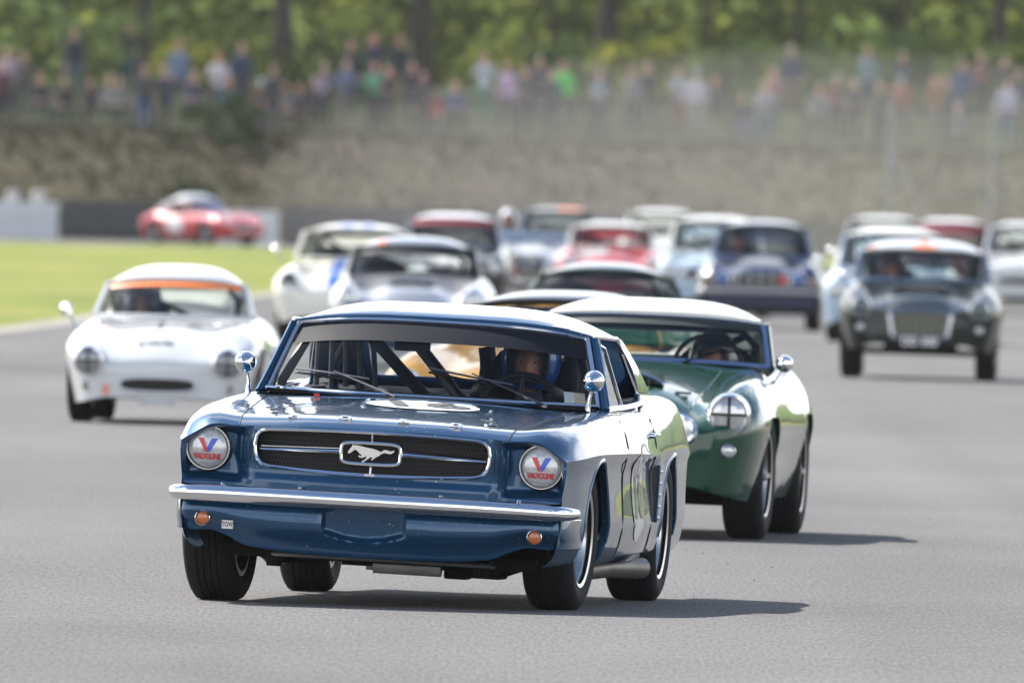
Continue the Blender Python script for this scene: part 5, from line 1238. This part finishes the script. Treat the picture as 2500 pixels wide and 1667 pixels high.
TREES = [(-15.08, 661.0, 9, 'leafy tree at the left edge behind the pink shirt', 3, .06, 1), (-10.47, 657.0, 11, 'tree with thin dark trunk behind the fair-haired spectator', 0, .16, 2), (-6.50, 654.5, 12, 'tree with thick bare trunk left of the crowd centre', 0, .24, 3),
         (-2.68, 662.0, 11, 'deep green tree with broad dark trunk behind the black coat', 1, .27, 4), (0.89, 659.0, 11, 'yellow-green tree behind the pink shirt and white top', 3, .05, 5), (2.41, 663.0, 11, 'tree with a dark forked trunk right of the green jacket', 1, .26, 6),
         (5.17, 661.0, 11, 'fresh green tree with a thin stem right of the crowd centre', 0, .06, 7), (7.68, 664.0, 10, 'silvery-leaved tree right of the crowd centre', 2, .06, 8), (10.71, 662.0, 11, 'mid green tree above the orange-tan top', 0, .06, 9), (13.37, 658.0, 12, 'tree with tall straight trunk near the right edge', 3, .17, 10), (14.44, 656.5, 12, 'tree with black trunk at the very right edge', 1, .22, 11), (-12.76, 665.0, 11, 'pale green tree between the pink shirt and the thin trunk', 2, .06, 12)]
for (X, D, h, lab, lf_, tr, sd) in TREES: make_tree(X, D, h, lab, LEAF[lf_], tr=tr, cr=2.7, c0=3.4, seed=sd, n=34)
BUSH = [(-11.76, 651.0, 2.6, 2.3, 'dark green bush behind the tall jeans wearer', 1), (-8.91, 652.0, 2.4, 1.8, 'yellow-green bush right of the thin trunk', 3), (-7.66, 653.0, 2.8, 2.2, 'mid green bush left of the thick trunk', 0), (-4.99, 652.0, 3.0, 2.0, 'dark bush right of the thick trunk', 1), (-4.19, 655.0, 2.4, 3.0, 'bright green bush behind the dark-jacketed spectator', 0), (-0.80, 653.0, 3.0, 2.4, 'olive bush behind the white top', 0), (1.07, 651.0, 2.4, 2.1, 'dark bush behind the fluorescent green jacket', 1), (3.47, 653.0, 2.6, 2.1, 'yellowish bush behind the light grey top', 3), (5.88, 650.0, 3.4, 2.0, 'broad dark bush before the silvery tree', 1), (8.37, 651.0, 3.2, 2.1, 'dark bush right of the silvery tree', 1), (10.33, 653.0, 3.0, 2.3, 'dusky bush behind the sea grey shirt', 1), (12.47, 652.0, 2.8, 2.0, 'deep green bush behind the blue jacket', 1)]
for i, (X, D, w, h, lab, lf_) in enumerate(BUSH): make_bush(X, D, w, h, lab, LEAF[lf_], 40+i)
rng = random.Random(99); m = MB()
for k in range(520):
    X = rng.uniform(-26, 26); z = rng.uniform(-.3, 9.0); leaves(m, (X, rng.uniform(668, 682), 4.6+z), (1.5, 1.5, 1.1), 70, .30, rng)
tag(m.build('woodland', LEAF[0], smooth=False), kind='stuff')
m = MB()                                       # dry scrub rooted in the bank face
for k in range(9000):
    X = rng.uniform(-20, 20); D = rng.uniform(608, 629); z = bank_z(X, D); hh = rng.uniform(.06, .24); a = rng.uniform(0, 3.14); c, s_ = math.cos(a)*.10, math.sin(a)*.10; lx = rng.uniform(-.15, .15)
    m.add([(X-c, D-s_, z-.03), (X+c, D+s_, z-.03), (X+lx, D+lx, z+hh)], [(0, 1, 2)])
tag(m.build('scrub', DRYLEAF, smooth=False), kind='stuff')
for i, (p, D, w, h, lab, lf_) in enumerate([(560, 622, 4.0, 1.5, 'wide dark bush on the bank above the red car', 4), (455, 613, 1.8, .9, 'small olive bush low on the bank behind the red car roof', 4)]):
    make_bush(px(p, D), D, w, h, lab, LEAF[lf_], 70+i, n=16, size=.09, group='bushes on the bank face')

# ------------------------------------------------------------------ fences, barriers
WOODPOST = plain('weathered_post', (.085, .068, .055), .85, vary=.3, vscale=5); WIRE = plain('fence_wire', (.035, .033, .032), .8); GALV = plain('galvanised', (.20, .23, .26), .55, .35, vary=.15)
fz = lambda X: bank_z(X, 628.2)
root = empty('wire_fence', (0, 628.2, fz(0))); tag(root, 'long post and wire fence in front of the spectators along the bank top', 'fence')
x0 = -17.1
for k in range(19):
    X = x0+1.9*k; m = MB(); m.box((X, 0, fz(X)+.54-fz(0)), (.11, .11, 1.26)); m.build('post', WOODPOST, root, smooth=False, bevel=.01)
for hgt, rad, nm in ((1.14, .035, 'top_rail'), (.85, .008, 'wire'), (.6, .008, 'wire'), (.35, .008, 'wire'), (.15, .008, 'wire')):
    m = MB(); m.tube([(x0+1.9*k, -.07, fz(x0+1.9*k)+hgt-fz(0)) for k in range(19)], rad, 5); m.build(nm, WOODPOST if rad > .02 else WIRE, root)
m = MB()
for k in range(300): X = x0+.114*k; m.tube([(X, -.075, fz(X)+.05-fz(0)), (X, -.075, fz(X)+1.1-fz(0))], .004, 3, caps=False)
tag(m.build('netting', WIRE, root), kind='stuff')
root = empty('catch_fence', (9.55, 609, 0)); tag(root, 'tall grey catch fence with cables at the right end of the bank', 'fence')
for k in range(3):
    X = 2.62*k; zb = bank_z(9.55+X, 609)
    m = MB(); m.box((X, 0, (4.2+zb)/2-.1), (.10, .10, 4.2-zb+.2)); m.build('post', GALV, root, smooth=False, bevel=.01)
m = MB(); m.tube([(.05, .1, 2.7), (1.15, .4, .8)], .05, 6); m.build('brace', GALV, root)
for z in (4.1, 3.7, 3.3, 2.9, 2.5, 2.1, 1.7):
    m = MB(); m.tube([(-.1, -.09, z), (5.5, -.09, z)], .012, 5); m.build('cable', GALV, root)
BELT = plain('rubber_belt', (.045, .047, .052), .8, vary=.25, vscale=2)
def barrier():
    r_ = empty('tyre_barrier', (0, 603.5, 0))
    m = MB(); m.grid(lambda u, v: (lerp(-1.98, 1.98, u), -.02*math.sin(u*40), lerp(.0, .95, v)), 40, 4); m.build('belt', BELT, r_, solid=.02)
    for k in range(6):
        for z in (.10, .31, .52, .73, .90):
            m = MB(); m.lathe([(.19, -.09), (.30, -.10), (.315, -.04), (.315, .04), (.30, .10), (.19, .09), (.19, -.09)], 14, M=Matrix.Translation((-1.65+.66*k, .36, z))); m.build('tyre', RUBBER, r_)
    return r_
proto = None
for i, X in enumerate([-9.6, -3.95, .05, 4.05, 8.05, 12.05]):
    o = barrier() if i == 0 else copy_tree(proto); proto = proto or o; o.location.x = X
    tag(o, 'dark rubber-belted tyre barrier section '+('between the white wall and the red car', 'behind the roofs of the striped coupe', 'behind the open roadster and the orange roof panel', 'behind the powder blue and dark blue saloons', 'in the gap between the blue saloon and the black two-seater', 'at the far right behind the maroon car')[i], 'barrier', 'tyre barrier sections')
WALLW = plain('white_painted_block', (.52, .54, .56), .7, vary=.12, vscale=3)
for (X, wd, h, lab) in ((-12.75, 2.3, .92, 'white block wall at the left edge with three pale drums on it'), (-6.75, 1.5, .85, 'low white block wall behind the nose of the red car')):
    r_ = empty('block_wall', (X, 602.4, 0)); tag(r_, lab, 'wall'); nb = int(wd/.6)
    for k in range(nb):
        for q in range(2):
            m = MB(); m.box((-wd/2+wd/nb*(k+.5), 0, h/2*(q+.5)), (wd/nb-.006, .6, h/2-.006)); m.build('block', WALLW, r_, smooth=False, bevel=.015)
for k, X in enumerate((-13.45, -12.75, -12.1)):
    m = MB(); m.lathe([(.0001, 0), (.16, 0), (.175, .03), (.165, .10), (.175, .17), (.165, .24), (.14, .28), (.0001, .28)], 18); o = m.build('drum', plain('pale_drum', (.50, .49, .47), .6, vary=.2)); o.location = (X, 602.4, .92)
    tag(o, ('pale drum at the left end of the white wall', 'middle pale drum on the white wall', 'pale drum nearest the corner of the white wall')[k], 'drum', 'drums on the white wall')
# spectators
for (X, D, pose, top, leg, hair, lab, sc_, hat) in CROWD:
    random.seed(int(X*100)); add_person(pose, (X, D, bank_z(X, D)-.01), R(random.uniform(-25, 25)), lab, top, leg, hair, SKIN if random.random() < .6 else SKIN2, sc_, hat)
# across the track on the right, seen only in the cars' flanks: stepped stand, hedge
STANDW = plain('stand_white', (.34, .34, .33), .6, vary=.5, vscale=.5)
r_ = empty('grandstand', (70, 250, 0), R(90)); tag(r_, 'white stepped grandstand across the track mirrored in the car sides', 'grandstand')
for k in range(5):
    m = MB(); m.box((0, -k*.9, .35+.45*k), (150, .9, .45)); m.build('tier', STANDW if k % 2 else plain('stand_seats', (.25, .10, .10), .7, vary=.8, vscale=.9), r_, smooth=False)
m = MB(); rng = random.Random(5)
for k in range(150):
    leaves(m, (rng.uniform(74, 84), rng.uniform(40, 520), rng.uniform(1, 7)), (2.6, 3.2, 1.6), 40, .5, rng)
tag(m.build('hedge_foliage', LEAF[1], smooth=False), kind='stuff')

rng = random.Random(21); m = MB()
for k in range(12):
    D = rng.uniform(93.5, 128); X = rng.uniform(.8, 2.8); s_ = rng.uniform(.003, .006)
    m.add([(X-s_, D, .001), (X+s_, D-s_, .001), (X+s_*.5, D+s_*2, .001), (X, D, s_*1.1)], [(0, 1, 3), (1, 2, 3), (2, 0, 3)])
tag(m.build('rubber_crumbs', RUBBER, smooth=False), kind='stuff')


# ------------------------------------------------------------------ the cars
hero = make_hero((-.480, 97.8), -7.2, 1.75)
GREEN = paint('racing_green', (.002, .045, .022), rough=.3); WHITE = paint('white_paint', (.60, .61, .615), rough=.4); CREAM = paint('cream_paint', (.74, .72, .64), rough=.4)
BLKG = paint('black_green', (.003, .007, .006), rough=.3, coat=.6); NAVY = paint('saloon_blue', (.012, .018, .060), rough=.35); SILVER = paint('silver_paint', (.40, .40, .41), metal=.7, rough=.35)
YELLOW = paint('yellow_paint', (.62, .30, .003), rough=.35); BLKP = paint('black_paint', (.012, .012, .014), rough=.35); DGREEN = paint('dark_sage', (.035, .055, .050), metal=.3, rough=.35); RED = paint('red_paint', (.42, .022, .030), rough=.35)
PBLUE = paint('powder_blue', (.38, .48, .58), rough=.4); MAROON = paint('maroon_paint', (.20, .03, .045), rough=.4); GREY = paint('mid_grey', (.22, .24, .25), rough=.4); OFFW = paint('off_white', (.66, .66, .62), rough=.4)
BLUEST = plain('stripe_blue', (.015, .10, .52), .35, coat=.8); PALE = plain('blanking_panel', (.52, .52, .50), .5); MESHG = plain('grille_grey', (.07, .07, .073), .6, .2); BLUETAPE = plain('blue_tape', (.05, .13, .34), .5); TAN = plain('tan_lens', (.26, .17, .12), .4)
GREYSUIT = plain('grey_suit', (.05, .06, .09), .8); REDSUIT = plain('red_suit', (.22, .02, .025), .8)
hgr = [(0, .135), (.10, .134), (.20, .124), (.29, .104), (.292, .09), (.268, -.09), (.255, -.112), (.15, -.132), (0, -.137)]; hgr = hgr+[(-x, z) for x, z in hgr[-2:0:-1]]
# green two-seater with white hardtop
def pipes(root, lf, M, c):
    m = MB(); m.tube([(.12, -.62, .20), (.12, -.25, .22)], .035, 12, caps=False); m.build('cooling_duct', STEEL, root, M=M)
    for x in (-.30, .30):
        m = MB(); p = (x, -.35, lf.top(x, -.35)); m.lathe([(.0001, .004), (.026, .003), (.028, -.004)], 14, M=Matrix.Translation(p)); m.tube([(p[0]-.04, p[1], p[2]+.016), (p[0]+.04, p[1]-.01, p[2]+.016)], .008, 6); m.build('bonnet_clip', STEEL, root, M=M)
    for x in (-.36, .36):
        m = MB(); m.tube([(x*(1+.12*k/12), -.55+1.3*k/12, lf.top(x*(1+.12*k/12), -.55+1.3*k/12)+.002) for k in range(13)], .005, 5); m.build('bonnet_seam', GREEN, root, M=M)
g_, lf_, M_ = make_car('race_car', 'dark green two-seater with white hardtop right behind the blue coupe', pos=(.58, 118.9), rot=-5.0, body=GREEN, roofmat=CREAM, roll=1.0, W=.742,
    lamps=[(.565, .635, .092, TAPE, None, .05), (.575, .455, .032)], grille=dict(outline=sup(2.3, .40, .105), z=.545, mat=PALE, r=.018), scoop=(0, -.30, .20, .055, .55), drv=1, mirrors=[(.70, .95, .885)], strip=plain('green_band', (.012, .02, .018), .5), strip0=.80,
    framemat=plain('frame_blue_chrome', (.45, .48, .62), .12, 1.0), extra=(pipes,), frame=.02, wsb=(.80, .875, .615, 1.0, .86, 2.2), wst=(1.10, 1.098, .565, 1.20, 1.072, 2.6), roof=(2.05, 1.10, .55, 1.98, 1.04, 3.0), roofh=.080, seat=.96, wipers=(.22,), tr=.325, tw=.195)
make_driver(g_, M_, .29, 1.62, .90, 'driver in dark helmet inside the green two-seater', plain('black_helmet', (.012, .012, .014), .3, coat=1.0), GREYSUIT, None)
# white low coupe with an orange band
g_, lf_, M_ = make_car('race_car', 'low white coupe with orange sun strip and taped headlamps on the left', pos=(-2.42, 166.0), rot=-2.6, body=WHITE, W=.68, track=.575, wb=2.25, y1=2.95, tr=.285, tw=.165, rim=.175, zs=.865, zb=.135, style='spoke',
    nose=dict(len=.60, p=2.1, kx=.70, kz=.25, zn=.36), tail=dict(len=.5, p=2.1, kx=.7, kz=.2, zn=.5), xf=.54, xv=.33, zv=[(-.80, .60), (-.5, .69), (0, .765), (.5, .825), (.9, .86), (2.2, .86), (2.7, .80), (3.12, .66)], zf=[(-.80, .60), (-.55, .70), (-.2, .78), (.2, .815), (.8, .835), (1.4, .82), (1.9, .82), (2.35, .845), (2.8, .78), (3.12, .62)],
    lamps=[(.485, .435, .092, TAPE, plain('smoked_lens', (.24, .25, .26), .15, .3, coat=1.0), .02), (.50, .26, .028, None, plain('dull_lamp', (.30, .29, .27), .4, .3))], grille=dict(outline=sup(3.4, .265, .052), z=.275, mat=BLACK, ring=WHITE, r=.012), frame=.012, framemat=WHITE, pillar_roof=True,
    wsb=(.62, .752, .545, .92, .745, 2.4), wst=(1.05, .995, .47, 1.16, .965, 2.4), roof=(1.95, 1.02, .45, 1.85, .945, 2.2), roofh=.095, deck=(2.62, .74, .40, 2.5, .73, 2.0), strip=ORANGE, strip0=.83, drv=-1, seat=.88, mirrors=[(-.74, .62, .78)],
    plate=(None, .165, .26, .06, plain('scuffed_plate', (.5, .5, .5), .5, vary=.3), None), wipers=(),
    extra=(lambda root, lf, M, c: [
        (lambda mm: mm.build('bonnet_lettering', GREY_DECAL, root, M=M, smooth=False))(MB().add([(v[0]*.9-.03, -.60+v[1]*1.2, lf.top(v[0]*.9-.03, -.60+v[1]*1.2)+.005) for v in text_mesh('PJ WALTER', .055, bold=.002, cuts=1)[0]], text_mesh('PJ WALTER', .055, bold=.002, cuts=1)[1])),
        (lambda mm: mm.build('bonnet_seam', GREY_DECAL, root, M=M))(MB().tube([(lambda x, y: (x, y, lf.top(x, y)+.002))(.46*math.sin(a), -.42+.90*max(0, math.cos(a))**.35) for a in [R(-90+180*k/40) for k in range(41)]], .004, 5)),
        (lambda mm: mm.build('bonnet_vent', GREY_DECAL, root, M=M, smooth=False))(MB().grid(lambda u, v: (lambda x, y: (x, y, lf.top(x, y)+.005))(.15+.09*u, .02+.10*v), 2, 2)),
        (lambda mm: mm.build('bonnet_badge', GREY_DECAL, root, M=M, smooth=False))(MB().grid(lambda u, v: (lambda x, y: (x, y, lf.top(x, y)+.005))(-.05+.035*u, -.25+.42*v), 2, 6)),
        (lambda mm: mm.build('orange_mark', plain('faded_orange', (.70, .28, .18), .5), root, M=M, smooth=False))(MB().grid(lambda u, v: (lambda x, z: (x, lf.nose_y(x, z)-.006, z))(-.385+.05*u, .20+.07*v), 3, 3))],))
make_driver(g_, M_, -.27, 1.55, .84, 'driver in dark helmet inside the low white coupe', plain('navy_helmet', (.02, .025, .05), .3, coat=1.0), GREYSUIT, None)
# black two-seater with white top on the right
g_, lf_, M_ = make_car('race_car', 'black-green two-seater with white and orange hardtop and pale plate on the right', pos=(3.84, 224.0), rot=-1.2, body=BLKG, roofmat=WHITE, lift=.06, nose=dict(len=.42, p=2.3, kx=.74, kz=.85, zn=.52), W=.765, track=.64, tr=.33, tw=.19, roll=.5,
    lamps=[(.555, .605, .092, TAPE, plain('teal_lens', (.10, .14, .15), .15, .3, coat=1.0), .05), (.56, .42, .035)], grille=dict(outline=hgr, z=.455, mat=MESHG, vbars=[-.20, -.13, -.065, 0, .065, .13, .20], r=.018, ring=plain('dull_chrome', (.6, .6, .62), .25, 1.0), br=.005), scoop=(0, -.22, .30, .06, .6), strip=None, drv=-1,
    plate=('DD 300', .30, .36, .115, BLKP, plain('plate_white', (.75, .75, .75), .4)), roofpatch=[(.42, .60, .0, .10, ORANGE), (.49, .52, .10, .40, ORANGE), (.05, .13, .02, .10, ORANGE)], wsb=(.80, .875, .625, 1.0, .86, 2.2), wst=(1.16, 1.150, .575, 1.26, 1.128, 2.6), roof=(2.05, 1.17, .555, 1.98, 1.11, 3.0), roofh=.085, pillar_roof=False, mirrors=[(-.74, .95, .90)])
make_driver(g_, M_, -.29, 1.6, .97, 'driver in dark red helmet inside the black two-seater', paint('helmet_red', (.12, .012, .015)), REDSUIT, None)
# blue saloon
SALOON = dict(ROADSTER); SALOON.update(y0=-.80, y1=3.55, W=.80, wb=2.62, track=.665, tr=.31, tw=.18, xv=.50, xf=.70, zw=.64, zl=.38, zb=.20, tuck=.94,
    zc=[(-.80, .74), (-.5, .80), (0, .84), (.6, .88), (.85, .90), (2.4, .90), (3.0, .90), (3.55, .84)], zm=[(-.80, .73), (-.5, .79), (0, .83), (.6, .87), (.85, .89), (2.4, .90), (3.0, .90), (3.55, .84)],
    zv=[(-.80, .70), (-.5, .755), (0, .79), (.6, .84), (.9, .87), (2.4, .89), (3.0, .88), (3.55, .82)], zf=[(-.80, .74), (-.5, .80), (0, .82), (.6, .84), (1.4, .86), (2.4, .88), (3.0, .88), (3.55, .82)],
    nose=dict(len=.16, p=2.6, kx=.92, kz=.66, zn=.50), tail=dict(len=.2, p=2.6, kx=.9, kz=.6, zn=.55), cut=(1.0, 2.6),
    wsb=(.85, .895, .62, 1.0, .885, 2.4), wst=(1.25, 1.30, .555, 1.33, 1.27, 2.6), roof=(2.5, 1.30, .54, 2.42, 1.24, 2.8), roofh=.06, deck=(2.95, .90, .58, 2.85, .89, 2.2), qv=.74)
g_, lf_, M_ = make_car('race_car', 'dark blue saloon with blue taped headlamps right of the crowd of roofs', pos=(3.08, 296.0), rot=-1.0, base=SALOON, body=NAVY, xv=.44, xf=.62, zw=.60, tuck=.90, zv=[(-.80, .66), (-.5, .72), (0, .765), (.6, .83), (.9, .87), (2.4, .89), (3.0, .88), (3.55, .82)], zf=[(-.80, .72), (-.5, .815), (0, .845), (.6, .85), (1.4, .86), (2.4, .88), (3.0, .88), (3.55, .82)], nose=dict(len=.30, p=2.3, kx=.88, kz=.55, zn=.52), wst=(1.25, 1.27, .525, 1.36, 1.225, 2.2), roof=(2.5, 1.27, .50, 2.40, 1.18, 2.2), roofh=.07,
    lamps=[(.47, .615, .082, None, BLUETAPE), (.665, .585, .060, None, TAN)], grille=dict(outline=sup(7, .37, .085), z=.605, mat=BLACK, vbars=[-.28, -.14, 0, .14, .28], br=.020, barmat=STEEL, r=.012), bumper=(.46, .03, STEEL), mirrors=[(.85, .9, .99)],
    bonnet=[(-.25, .25, -.45, .3, WHITE_DECAL, 'bonnet_panel')], lift=.02,
    extra=(lambda root, lf, M, c: [(lambda mm: mm.build('grille_badge', RED_DECAL, root, M=M, smooth=False))(MB().box((.28, lf.nose_y(.28, .6)-.03, .605), (.10, .01, .09))), (lambda mm: mm.build('shaded_valance', BLACK, root, M=M, smooth=False))(MB().grid(lambda u, v: (lerp(-.74, .74, u), -.80+.06*(2*u-1)**2+.03*v, lerp(.43, .17, v)), 12, 2))],))  # black strip below the grille stands in for bumper and valance in shadow
make_driver(g_, M_, -.30, 1.65, 1.06, 'driver in dark red suit inside the blue saloon', plain('dark_helmet', (.03, .012, .015), .3, coat=1.0), REDSUIT, None)
# yellow car seen through the blue coupe
make_car('race_car', 'yellow car with black roof, mostly hidden behind the blue coupe', pos=(.10, 135.5), rot=-8.0, body=YELLOW, roofmat=BLKP, W=.80, strip=None, lamps=[(.60, .58, .09)], zs=.98, wst=(1.15, 1.065, .52, 1.25, 1.03, 2.3), roof=(2.1, 1.075, .50, 2.0, .99, 2.6), roofh=.06, wsb=(.78, .845, .60, 1.0, .84, 2.2), framemat=BLACK)
# dark sage coupe behind the white hardtop
make_car('race_car', 'dark sage coupe whose rounded roof shows above the white hardtop', pos=(.66, 181.5), rot=-2.0, body=DGREEN, lamps=[(.57, .62, .09)], wst=(1.15, 1.085, .50, 1.28, 1.03, 2.0), roof=(2.1, 1.10, .47, 1.95, .97, 2.0), roofh=.06, wsb=(.75, .82, .62, 1.05, .80, 2.0), zs=.95, framemat=DGREEN, pillar_roof=True, wipers=())
# silver car with black screen
make_car('race_car', 'silver two-seater with dark windscreen just above the blue roof', pos=(-.95, 221.0), rot=-1.0, body=SILVER, lamps=[(.57, .63, .09)], scoop=(0, -.2, .22, .05, .6), strip=plain('dark_band', (.02, .022, .025), .5), strip0=.78, roofpatch=[(.20, .26, .0, .12, ORANGE)], wst=(1.12, 1.125, .545, 1.22, 1.085, 2.3), roof=(2.05, 1.13, .51, 1.98, 1.05, 2.6), framemat=BLKP, frame=.03, drv=-1)
# white coupe with twin blue stripes
make_car('race_car', 'white coupe with two blue stripes over bonnet and roof', pos=(-1.74, 252.0), rot=-3.0, body=CREAM, stripes=[(-.13, .13), (.13, .13)], roofstripes=[(-.105, .12), (.105, .12)], stripemat=BLUEST, lamps=[(.60, .64, .095, None, plain('dark_cover', (.06, .06, .065), .4))], W=.80, track=.66, roofh=.05, wst=(1.10, 1.205, .56, 1.22, 1.165, 2.4), roof=(2.05, 1.21, .53, 1.98, 1.12, 2.6), pillar_roof=True, framemat=CREAM, mirrors=[(-.86, .85, .98)], wsb=(.78, .90, .63, 1.0, .88, 2.2))
# dark car with red windscreen banner
make_car('race_car', 'white-roofed dark saloon with a red windscreen banner', pos=(-.84, 313.0), rot=-1.0, base=SALOON, body=BLKP, roofmat=WHITE, strip=plain('red_banner', (.36, .02, .04), .5, vary=.4, vscale=9), strip0=.80, lamps=[(.6, .62, .08)], grille=dict(outline=sup(5, .4, .08), z=.58, mat=BLACK), wst=(1.25, 1.25, .555, 1.33, 1.22, 2.6), roof=(2.5, 1.26, .54, 2.42, 1.2, 2.8))
# open roadster with helmeted driver
g_, lf_, M_ = make_car('race_car', 'open silver roadster with tall dark grille and white-helmeted driver', pos=(.20, 351.0), rot=0.0, body=SILVER, roof=None, wst=(.98, 1.02, .52, 1.06, 1.0, 2.2), lamps=[(.57, .66, .095, None, None, .05)], grille=dict(outline=sup(2.6, .25, .22), z=.52, mat=BLACK, vbars=[-.12, -.06, 0, .06, .12], br=.008), drv=-1)
make_driver(g_, M_, -.30, 1.55, 1.22, 'driver in big white helmet in the open silver roadster', plain('white_helmet', (.62, .62, .66), .3, coat=1.0), GREYSUIT, BLACK)
make_car('race_car', 'grey coupe with an orange roof panel far back in the centre', pos=(.70, 387.0), rot=0.0, base=SALOON, body=GREY, roofmat=GREY, roofpatch=[(.50, .85, .0, .45, ORANGE)], lamps=[(.6, .62, .085)], roofh=.05)
make_car('race_car', 'red and white car with off-white roof in the middle of the pack', pos=(1.38, 341.0), rot=-.5, body=RED, roofmat=OFFW, bonnet=[(-.50, -.05, -.40, .6, WHITE_DECAL, 'bonnet_panel')], lamps=[(.6, .63, .09)], pillar_roof=True, framemat=OFFW, W=.79, wst=(1.12, 1.155, .56, 1.22, 1.12, 2.3), roof=(2.05, 1.17, .53, 1.98, 1.09, 2.6), roofh=.055)
make_car('race_car', 'pale car far back, half hidden between the cream and the red cars', pos=(2.48, 400.0), rot=0.0, base=SALOON, body=OFFW, lamps=[(.6, .62, .085)], framemat=OFFW)
make_car('race_car', 'powder blue saloon with cream roof beside the dark blue saloon', pos=(2.72, 322.5), rot=-1.0, base=SALOON, body=PBLUE, roofmat=CREAM, lamps=[(.6, .62, .085)], grille=dict(outline=sup(4, .42, .07), z=.58, mat=BLACK), framemat=CREAM, pillar_roof=True)
make_car('race_car', 'cream-roofed blue car directly behind the black two-seater', pos=(4.42, 277.0), rot=-1.0, base=SALOON, body=PBLUE, roofmat=OFFW, lamps=[(.62, .60, .085)], W=.83, wst=(1.25, 1.265, .575, 1.33, 1.22, 2.6), roof=(2.5, 1.285, .56, 2.42, 1.2, 2.6), mirrors=[(-.88, .9, .95)])
make_car('race_car', 'maroon car with pale roof far behind on the right', pos=(6.86, 374.0), rot=-1.0, base=SALOON, body=MAROON, roofmat=OFFW, lamps=[(.62, .60, .085)], strip=plain('maroon_band', (.24, .03, .05), .5), strip0=.7)
make_car('race_car', 'pale grey car far behind, left of the maroon car', pos=(6.02, 388.0), rot=-1.0, base=SALOON, body=OFFW, lamps=[(.62, .60, .085)])
make_car('race_car', 'white car cut by the right edge of the picture', pos=(7.58, 352.0), rot=-2.0, base=SALOON, body=WHITE, lamps=[(.60, .60, .085)], framemat=WHITE, pillar_roof=True, grille=dict(outline=sup(4, .4, .06), z=.5, mat=BLACK))
make_car('race_car', 'red coupe with white roof on the far track beyond the grass', pos=(-7.05, 584.0), rot=36.0, scale=.94, body=RED, roofmat=WHITE, lamps=[(.6, .62, .09)], W=.79, roofh=.12, wst=(1.10, 1.20, .54, 1.2, 1.165, 2.3), roof=(2.15, 1.19, .51, 2.05, 1.1, 2.6), deck=(2.75, .86, .5, 2.6, .85, 2), framemat=WHITE, pillar_roof=True, grille=dict(outline=sup(3, .4, .09), z=.5, mat=BLACK),
    extra=(lambda root, lf, M, c: [(lambda mm: mm.build('door_panel', WHITE_DECAL, root, M=M))(MB().grid(lambda u, v: (-lf.side(1.0+.7*u, .32+.42*v)-.005, 1.0+.7*u, .32+.42*v), 6, 5))],))
# ------------------------------------------------------------------ warm dusty air
m = MB(); m.box((0, 415, 14.0), (188, 860, 31.0)); hz = m.build('haze', plain('placeholder', (1, 1, 1)), smooth=False); hz.data.materials.clear()
vm = bpy.data.materials.new('dusty_air'); vm.use_nodes = True; nt = vm.node_tree; nt.nodes.clear()
o_ = nt.nodes.new('ShaderNodeOutputMaterial'); pv = nt.nodes.new('ShaderNodeVolumePrincipled'); pv.inputs['Color'].default_value = (.93, .93, .95, 1); pv.inputs['Density'].default_value = .00004; pv.inputs['Anisotropy'].default_value = .2
nt.links.new(pv.outputs[0], o_.inputs['Volume']); hz.data.materials.append(vm); hz['kind'] = 'stuff'

m = MB(); m.lathe([(max(1e-4, math.sin(math.pi*k/16)), -math.cos(math.pi*k/16)) for k in range(17)], 32, M=Matrix.Translation((7.5, 574, 1.2)) @ Matrix.Diagonal((14, 24, 4.0, 1)))
du = m.build('dust', plain('placeholder2', (1, 1, 1))); du.data.materials.clear()
vm = bpy.data.materials.new('drifting_dust'); vm.use_nodes = True; nt = vm.node_tree; nt.nodes.clear()
o_ = nt.nodes.new('ShaderNodeOutputMaterial'); pv = nt.nodes.new('ShaderNodeVolumePrincipled'); pv.inputs['Color'].default_value = (.80, .77, .73, 1); pv.inputs['Density'].default_value = .0036
nt.links.new(pv.outputs[0], o_.inputs['Volume']); du.data.materials.append(vm); du['kind'] = 'stuff'
